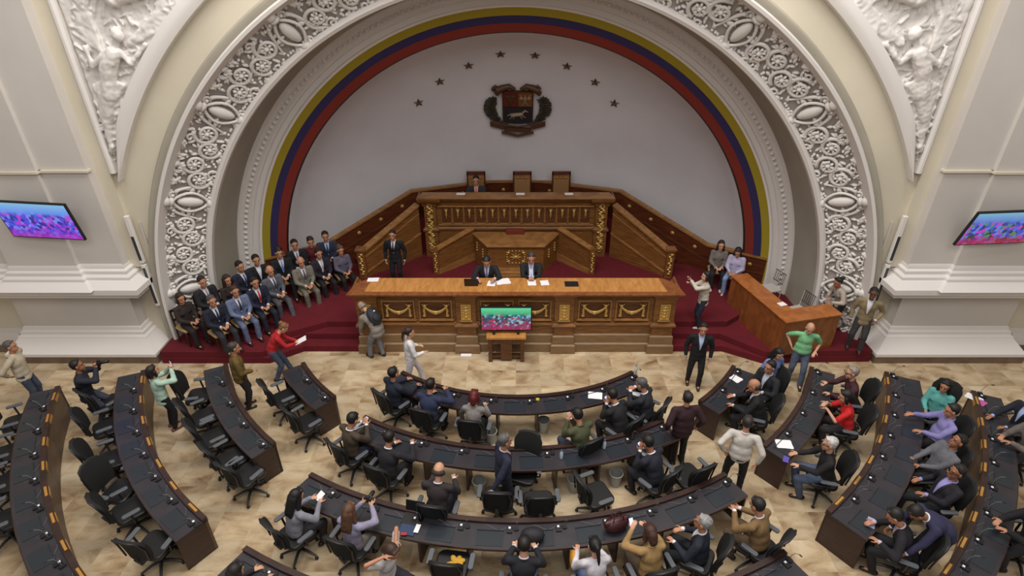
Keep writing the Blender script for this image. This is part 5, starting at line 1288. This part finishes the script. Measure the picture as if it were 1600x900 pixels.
# --- right blocks
person('man in a dark suit leaning back at the right two-seat desk facing left', (1203, 573), 0, 115, 'sit', top=(30, 32, 38), topk='suit', shirt=(190, 196, 214), legs=(24, 24, 30), skin=SK2, chair='office', cl='man in a dark suit at the right two-seat desk', lh=(-.2, .34, .85), fat=1.1)
person('balding man in black with a white collar bending at the right two-seat desk', (1178, 602), 0, 70, 'desk', top=(22, 24, 30), topk='suit', shirt=(216, 214, 216), legs=(22, 22, 28), skin=SK2, hs='bald', hair=(50, 42, 38), chair='office', cl='balding man in black at the right two-seat desk', fat=1.12)
person('grey-haired man in a maroon shirt reaching over the right four-seat desk', (1331, 582), 0, 78, 'desk', top=(70, 34, 42), topk='shirt', legs=(34, 30, 34), skin=SK1, hair=(150, 138, 126), chair='office', cl='man in a maroon shirt', hpitch=10, rh=(.06, .50, .90), glasses=True)
person('dark-haired person in a bright red shirt at the right four-seat desk', (1321, 619), 0, 72, 'desk', top=(206, 34, 34), topk='tee', legs=(40, 36, 40), skin=SK1, hs='bob', hair=(26, 20, 20), chair='office', cl='person in bright red', rh=(.05, .42, .98), lh=(-.08, .42, .92), female=True, fat=1.1)
person('silver-haired man in black with glasses at the right four-seat desk', (1296, 693), 0, 74, 'desk', top=(28, 24, 28), topk='shirt', legs=(76, 90, 116), skin=SK1, hair=WHT, chair='office', cl='silver-haired man in black', glasses=True, fat=1.12, lean=6, hpitch=8)
person('woman in a turquoise top with long black hair, long right desk', (1477, 603), 0, 128, 'sit', sc=.96, female=True, top=(96, 172, 166), topk='blouse', legs=(22, 22, 26), skin=SK2, hs='long', hair=(16, 14, 16), chair='office', cl='woman in turquoise', hpitch=14)
person('heavy man in a lilac shirt at the long right desk', (1487, 641), 0, 76, 'desk', top=(140, 134, 192), topk='shirt', legs=(24, 22, 26), skin=SK2, hair=(28, 22, 20), fat=1.3, chair='office', cl='heavy man in a lilac shirt', lean=-6, hpitch=12, lh=(-.24, .42, .86), rh=(.24, .42, .86))
person('man in a grey checked shirt leaning back at the long right desk', (1497, 689), 0, 84, 'sit', top=(104, 104, 112), topk='shirt', legs=(26, 26, 30), skin=SK3, hair=(22, 18, 18), chair='office', cl='man in a grey checked shirt', lean=-18, hpitch=-14)
person('man with glasses in a dark suit and lilac shirt reclining at the long right desk', (1495, 737), 0, 88, 'sit', top=(30, 28, 38), topk='suit', shirt=(150, 146, 206), legs=(22, 28, 32), skin=SK3, hair=(26, 22, 22), chair='office', cl='reclining man in a dark suit and lilac shirt', lean=-14, hpitch=0, glasses=True, lh=(-.12, .30, .84), rh=(.30, .12, .74))
person('man in a dark suit bent over a pale tablet, long right desk', (1398, 806), 0, 62, 'desk', top=(28, 26, 34), topk='suit', shirt=(196, 180, 196), legs=(24, 24, 28), skin=SK2, hair=(26, 24, 24), chair='office', cl='man bent over a tablet at the long right desk', lean=26, hpitch=36, lh=(-.28, .40, .84))
person('man in a navy blazer bending far forward in the lower right corner', (1492, 842), 0, 88, 'stand', loc=pol(10.33, R(39.5)), top=(44, 44, 76), topk='suit', legs=(30, 30, 44), skin=SK3, hair=(28, 22, 20), lean=58, hpitch=58, fat=1.2, sc=1.06, pel=(0, -.2, .92), lh=(-.25, .42, .72), rh=(.22, .40, .72))
person('man in a dark suit and light blue shirt at the outermost right desk', (1582, 618), 0, 95, 'desk', top=(26, 30, 44), topk='suit', shirt=(160, 176, 220), legs=(24, 24, 30), skin=SK3, chair='office', cl='man in a light blue shirt at the outermost right desk', lean=-2, hpitch=14)
person('person in a grey jacket at the outermost right desk, cut by the right edge', (1617, 662), 0, 88, 'desk', top=(112, 104, 98), topk='jacket', legs=(40, 40, 44), skin=SK2, chair='office', cl='person in grey at the right edge', rh=(.1, .48, .86), lh=(-.1, .48, .86))
person('person in black reaching to the outermost right desk near the lower right edge', (1622, 800), 0, 84, 'desk', top=(22, 22, 26), topk='jacket', legs=(26, 26, 30), skin=SK2, chair='office', cl='person in black at the lower right edge', rh=(.1, .50, .90), lh=(-.1, .50, .88))
person('dark-haired woman at the bottom left corner of the rear central row', (372, 889), 0, -32, 'desk', sc=.95, female=True, top=(40, 36, 42), topk='shirt', legs=(30, 30, 34), skin=SK1, hs='bob', hair=(26, 18, 18), chair='office', cl='dark-haired woman at the rear central row')
# --- tribune
struct('floor_bench_platform', MB().box(-3.2, 3.2, 12.82, 14.2, .51, .93), carpet_m)
for (px, py, lb, hr_, tie_, kw_) in ((760, 409, 'bearded man in a black suit with a striped tie reading papers at the tribune bench', (18, 16, 16), (90, 96, 140), dict(hpitch=32)), (830, 403, 'man in a black suit and pale blue tie with clasped hands at the tribune bench', (60, 54, 50), (130, 150, 170), dict(hpitch=18, lh=(-.04, .40, .90), rh=(.04, .40, .90)))):
    person(lb, (px, py), .93, 180, 'desk', top=(22, 24, 30), topk='suit', shirt=(186, 190, 214), tie=tie_, legs=(22, 22, 28), skin=SK2, hair=hr_, chair='side', cl=lb[:lb.index(' in ')] + (' reading papers' if px < 800 else ' with clasped hands') + ' on the tribune', **{**dict(lean=6, lh=(-.2, .40, .92), rh=(.2, .40, .92)), **kw_})
person('man in a dark suit and red tie seated up on the dais', (744, 286), 1.50, 180, 'desk', loc=(at_y(744, 286, 17.25).x, 17.25, 1.50), top=(40, 40, 44), topk='suit', shirt=(206, 160, 150), tie=(176, 60, 46), legs=(24, 24, 28), skin=SK2, lean=0, hpitch=10, lh=(-.1, .30, .85), rh=(.16, .32, .85), lf=(-.1, .18, .08), rf=(.1, .18, .08))
person('guard in a black suit and white shirt standing on the tribune stairs at the left', (613, 367), .51, 176, 'stand', top=(18, 20, 24), topk='suit', shirt=(206, 206, 214), tie=(20, 20, 24), legs=(18, 18, 22), skin=SK2)
# --- invited audience on the left platform
AU = [
 # front row, left to right
 ('woman in dark brown at the left end of the audience front row', 282, 466, .34, -120, dict(top=(46, 36, 34), topk='shirt', female=True, hs='bob', hair=(40, 26, 22), sc=.95, legs=(30, 26, 28))),
 ('grey-haired man in a navy suit with a paper, second in the audience front row', 331, 470, .34, -128, dict(top=(26, 30, 48), tie=(32, 38, 70), hair=(74, 72, 70), legs=(44, 44, 50))),
 ('man in a light blue-grey suit in the audience front row', 367, 455, .34, -132, dict(top=(104, 116, 148), tie=(34, 38, 60), legs=(98, 108, 138), hair=(60, 42, 32))),
 ('man in a navy suit with a bright red tie in the audience front row', 398, 441, .34, -132, dict(top=(24, 28, 52), tie=(186, 26, 34), legs=(28, 30, 50))),
 ('balding man in a grey suit with crossed legs in the audience front row', 422, 423, .34, -128, dict(top=(92, 94, 104), tie=(58, 62, 86), legs=(78, 78, 86), hs='bald', hair=(90, 80, 74), lf=(-.05, .62, .12), rf=(.16, .40, .08))),
 ('bald man in a light khaki-grey suit in the audience front row', 470, 409, .34, -140, dict(top=(122, 118, 106), tie=(70, 70, 76), legs=(112, 106, 96), hs='bald', hair=(120, 110, 104))),
 ('bearded man in a dark plum suit in the audience front row', 498, 396, .34, -140, dict(top=(34, 28, 40), tie=(190, 180, 190), legs=(28, 24, 32))),
 ('woman in a grey-lilac blouse at the right end of the audience front row', 532, 391, .34, -145, dict(top=(96, 92, 112), topk='blouse', female=True, hs='bun', hair=(96, 70, 56), sc=.95, legs=(24, 22, 26))),
 # back row
 ('man in a black suit farthest left in the audience back row', 316, 440, .51, -125, dict(top=(28, 28, 34), tie=(150, 120, 130))),
 ('woman with long dark brown hair in the audience back row', 355, 437, .51, -125, dict(top=(38, 28, 28), topk='blouse', female=True, hs='long', hair=(50, 32, 26), sc=.94)),
 ('man in a navy suit turning right in the audience back row', 375, 416, .51, -120, dict(top=(26, 30, 50), tie=(60, 70, 110))),
 ('young man in a black suit with an open collar in the audience back row', 400, 406, .51, -140, dict(top=(22, 22, 24))),
 ('man in a black suit with a sky blue tie in the audience back row', 436, 395, .51, -150, dict(top=(20, 20, 26), tie=(100, 130, 190), hs='curly')),
 ('man in a black suit with a grey tie in the audience back row', 460, 382, .51, -150, dict(top=(20, 20, 26), tie=(110, 100, 110))),
 ('curly-haired woman in a dark red sleeveless dress in the audience back row', 485, 378, .51, -155, dict(top=(88, 18, 28), topk='tee', female=True, hs='curly', hair=(40, 24, 20), sc=.95)),
 ('man in a blue-grey suit, right end of the audience back row', 508, 369, .51, -160, dict(top=(40, 48, 68), tie=(40, 48, 84), shirt=(170, 186, 220))),
]
for lb, px, py, zf, yw, kw_ in AU:
    k = dict(top=(24, 24, 30), topk='suit', legs=(24, 24, 28), skin=SK2, shirt=(206, 208, 220)); k.update(kw_)
    person(lb, (px, py), zf, yw, 'sit', chair='side', cl=lb, **k)
assemble()
# ---- empty chairs ----
def empties(key, lst, desc):
    for i, (px, py, dy, lb) in enumerate(lst):
        p = at_z(px, py, .95); a = atan2(-(CXC-p.x), CYC-p.y)+R(dy)
        c = V((p.x-sin(a)*.33, p.y+cos(a)*.33, 0)); r1_ = SEATS[key][0]+.20 if key in SEATS and key != 'A' else 0; q_ = V((c.x-CXC, c.y-CYC, 0)); c = V((CXC, CYC, 0))+q_*(max(r1_, q_.length)/q_.length); put_chair(c, a, 'empty black office chair %s, %s' % (desc, lb))
empties('L4', [(44, 629, 5, 'the farthest one'), (20, 676, 0, 'second from the far end'), (4, 725, 0, 'third from the far end'), (-6, 785, 0, 'nearest the left edge')], 'at the outermost left desk')
empties('L3', [(176, 609, 30, 'farthest, turned sideways'), (160, 643, 5, 'second from the far end'), (154, 694, -5, 'third from the far end'), (150, 736, -50, 'swivelled away, back edge-on'), (190, 770, 0, 'fifth from the far end'), (222, 842, 25, 'nearest the camera')], 'behind the long left desk')
empties('L2', [(277, 597, -20, 'farthest, armrest pointing right'), (291, 636, 5, 'second from the far end'), (312, 665, 0, 'in the middle'), (338, 700, 0, 'second from the near end'), (366, 728, 10, 'nearest the camera')], 'behind the four-seat left desk')
empties('L1', [(424, 604, 0, 'the farther one'), (463, 643, 0, 'the nearer one')], 'behind the two-seat left desk')
empties('B', [(776, 778, 0, 'with the standing man\'s hand on it'), (845, 785, 0, 'just right of the standing man'), (1100, 738, 0, 'at the right end')], 'in the second central row')
empties('x', [(908, 757, -75, 'swivelled sideways')], 'in the second central row')
empties('A', [(826, 692, 160, 'turned round beside the standing man')], 'in the front central row')
empties('C', [(700, 872, 0, 'holding a yellow cloth')], 'in the third central row')
# ---- things on desks ----
DT = .757
papers(at_z(930, 618, DT)+V((0, 0, .002)), -8, 'white sheet on the front central row near the man in black', 1, .3, .22)
papers(at_z(958, 614, DT)+V((0, 0, .002)), 20, 'white strip of paper on the front central row, next to the larger sheet', 1, .08, .26)
papers(at_z(1225, 694, DT)+V((0, 0, .002)), -10, 'open white notebook sheets on the near end of the right four-seat desk', 2, .3, .22)
papers(at_z(1150, 592, DT)+V((0, 0, .002)), 30, 'crumpled white papers on the right two-seat desk', 3, .2, .22)
papers(at_z(1522, 622, DT)+V((0, 0, .002)), 30, 'stack of white papers at the far end of the outermost right desk', 3, .2, .3)
papers(at_z(786, 440, 1.83), 8, 'spread white document pages before the bearded man on the tribune bench', 3, .34, .26)
papers(at_z(768, 443, 1.83), -8, 'white page left of the spread pages on the tribune bench', 1, .2, .26)
papers(at_z(831, 442, 1.83), 0, 'white papers before the man with clasped hands on the tribune bench', 2, .2, .26)
papers(at_z(851, 442, 1.83), 4, 'white booklet right of the clasped hands on the tribune bench', 2, .2, .24)
papers(at_z(583, 437, 1.83), 3, 'pale card at the left end of the tribune bench top', 1, .28, .2)
papers(at_z(1222, 475, 1.37), 20, 'white sheet lying on the corner desk', 1, .2, .16)
for px, lb in ((720, 'left of the seated man'), (813, 'in front of the middle tall chair'), (889, 'in front of the rightmost tall chair')):
    papers(at_z(px, 303, 2.56), 0, 'white paper on the presidential desk ' + lb, 1, .26, .18)
def laptop(p, yaw, label, open_=True, scale=1.0, col=None):
    t = empty('laptop', p, R(yaw), label=label, category='laptop'); m = col or dkgrey
    obj('keyboard_base', MB().box(-.17, .17, -.12, .12, 0, .018), m, t, bevel=.004)
    if open_: obj('lid', MB().box(-.17, .17, 0, .012, 0, .23, MX.Translation((0, .12, .015)) @ MX.Rotation(-.25, 4, 'X')), m, t, bevel=.004)
    return t
laptop(at_z(737, 443, 1.83), 180, 'black laptop open on the tribune bench left of the bearded man', col=black)
laptop(at_z(893, 444, 1.83), 180, 'black closed laptop on the tribune bench at the right', False, col=black)
laptop(at_z(645, 811, DT)+V((0, .0, 0)), -12, 'open black laptop on the third central row', col=black)
def slab(name, p, yaw, w, h, th, m, label, cat):
    o = obj(name, MB().box(-w/2, w/2, -h/2, h/2, 0, th), m, None, bevel=.003, loc=p, rotz=R(yaw), label=label, category=cat); return o
slab('tablet', at_z(637, 828, DT), -12, .27, .2, .012, mat('blue tablet cover', (40, 58, 92), .4), 'dark blue tablet lying on the third central row', 'tablet')
slab('smartphone', at_z(652, 826, DT+.012), -12, .08, .16, .01, paper, 'white phone lying on the blue tablet', 'phone')
slab('smartphone', at_z(804, 852, DT), 0, .08, .12, .012, paper, 'white phone with a black lens on the desk beside the black-suited man', 'phone')
slab('red_case', at_z(631, 835, DT+.012), 0, .1, .05, .02, mat('red case', (170, 40, 30), .5), 'small red case on the dark blue tablet', 'case')
slab('tablet', at_z(1361, 817, DT), -35, .12, .22, .012, mat('pale tablet', (170, 170, 206), .3), 'pale lit tablet at the near end of the long right desk', 'tablet')
slab('smartphone', at_z(1228, 718, DT), -30, .10, .16, .012, mat('violet phone', (90, 80, 170), .4), 'violet phone at the near corner of the right four-seat desk', 'phone')
slab('tablet', at_z(1534, 630, DT), 30, .2, .14, .012, mat('pink-lit tablet', (190, 90, 160), .4), 'tablet with a pink picture on the outermost right desk', 'tablet')
slab('flower_pin', at_z(840, 625, DT), 0, .07, .07, .03, mat('yellow petals', (196, 170, 50), .6), 'small yellow ornament on the front central row', 'ornament')
def bottle(p, label):
    t = empty('water_bottle', p, 0, label=label, category='bottle', group='clear water bottles on the central desks')
    g = mat('clear plastic', (190, 205, 215), .15); obj('bottle_body', MB().lathe([(.03, 0), (.033, .02), (.033, .14), (.014, .185), (.013, .2)], 12), g, t, smooth=40)
    obj('cap', MB().lathe([(.015, .2), (.015, .22)], 10), mat('blue cap', (60, 90, 170), .5), t)
bottle(at_z(993, 583, .80), 'clear water bottle at the right tip of the front central row')
bottle(at_z(877, 716, DT), 'clear water bottle in the middle of the second central row, left of the other')
bottle(at_z(944, 700, DT), 'clear water bottle on the second central row near the turned chair')
def handbag(p, yaw, label):
    t = empty('handbag', p, R(yaw), label=label, category='bag'); m = mat('dark maroon leather', (64, 28, 30), .45)
    b = MB(); b.ell((0, 0, .13), (.22, .13, .14), n=16, k=10); b.cap((-.18, 0, .2), (.18, 0, .2), .05, .05); obj('bag_body', b, m, t, smooth=80)
    for y in (-.05, .05): obj('handle', MB().tube([(-.1, y, .22), (-.08, y, .34), (.08, y, .34), (.1, y, .22)], .012, n=6), m, t, smooth=80)
handbag(at_z(962, 826, DT), 20, 'dark maroon handbag on the third central row beside the woman in tan')
b = MB(); b.ell((0, 0, .10), (.20, .13, .12), n=14, k=8); obj('soft_bag', b, mat('black nylon', (30, 30, 36), .7), None, smooth=80, loc=at_z(832, 842, DT), label='black soft bag on the third central row beside the black-suited man', category='bag')
b = MB(); rr = random.Random(5)
for k in range(9): b.ell((rr.uniform(-.09, .09), rr.uniform(-.07, .07), .03+.02*rr.random()), (.08, .05, .03), MX.Rotation(rr.random()*3, 3, 'Z'), n=8, k=6)
obj('yellow_cloth', b, mat('mustard cloth', (196, 150, 50), .9), None, smooth=80, loc=at_z(712, 886, .53)+V((0, .05, 0)), label='crumpled mustard yellow cloth on an empty chair of the third central row', category='cloth')

hb = MB(); hb.ell((0, 0, .14), (.07, .16, .15), n=12, k=8)
obj('shoulder_bag', hb, mat('mustard leather', (196, 138, 44), .5), None, smooth=80, loc=at_z(896, 884, .55), label='mustard yellow shoulder bag hanging beside the woman with the black ponytail', category='bag')
cbl = MB(); pc_ = at_z(768, 553, 0)
cbl.tube([(pc_.x+.16*cos(t_)*(1-.05*t_), pc_.y-.02+.05*sin(t_*1.3), .012+.008*t_) for t_ in [k*.45 for k in range(26)]], .008, n=5)
obj('white_cable', cbl, paper, None, smooth=60, label='tangled white cable on the floor beside the television stand', category='cable')
obj('power_box', MB().box(-.14, .14, -.05, .05, 0, .05), paper, None, bevel=.01, loc=(at_z(729, 552, 0).x, 11.98, 0), label='small white socket box on the floor against the tribune bench base', category='socket box')
# ================= LIGHT =================
w = bpy.data.worlds.new('world'); SC.world = w; w.use_nodes = True
w.node_tree.nodes['Background'].inputs[0].default_value = lin((240, 240, 248)); w.node_tree.nodes['Background'].inputs[1].default_value = .25
def area(name, loc, rot, sx, sy, power, col=(255, 248, 240)):
    l = bpy.data.lights.new(name, 'AREA'); l.shape = 'RECTANGLE'; l.size = sx; l.size_y = sy; l.energy = power; l.color = lin(col)[:3]
    o = bpy.data.objects.new(name, l); COL.objects.link(o); o.location = loc; o.rotation_euler = rot
    return o
area('overhead_area', (0, 8.2, 16), (0, 0, 0), 14, 5, 2000)
area('overhead_area', (0, -1, 15), (R(42), 0, 0), 18, 6, 1150)  # added fill tilted toward the niche to brighten it, not a lamp of the hall
vs_ = SC.view_settings; vs_.view_transform = 'Standard'; vs_.look = 'None'; vs_.gamma = 1; vs_.exposure = 0.1; vs_.use_curve_mapping = False
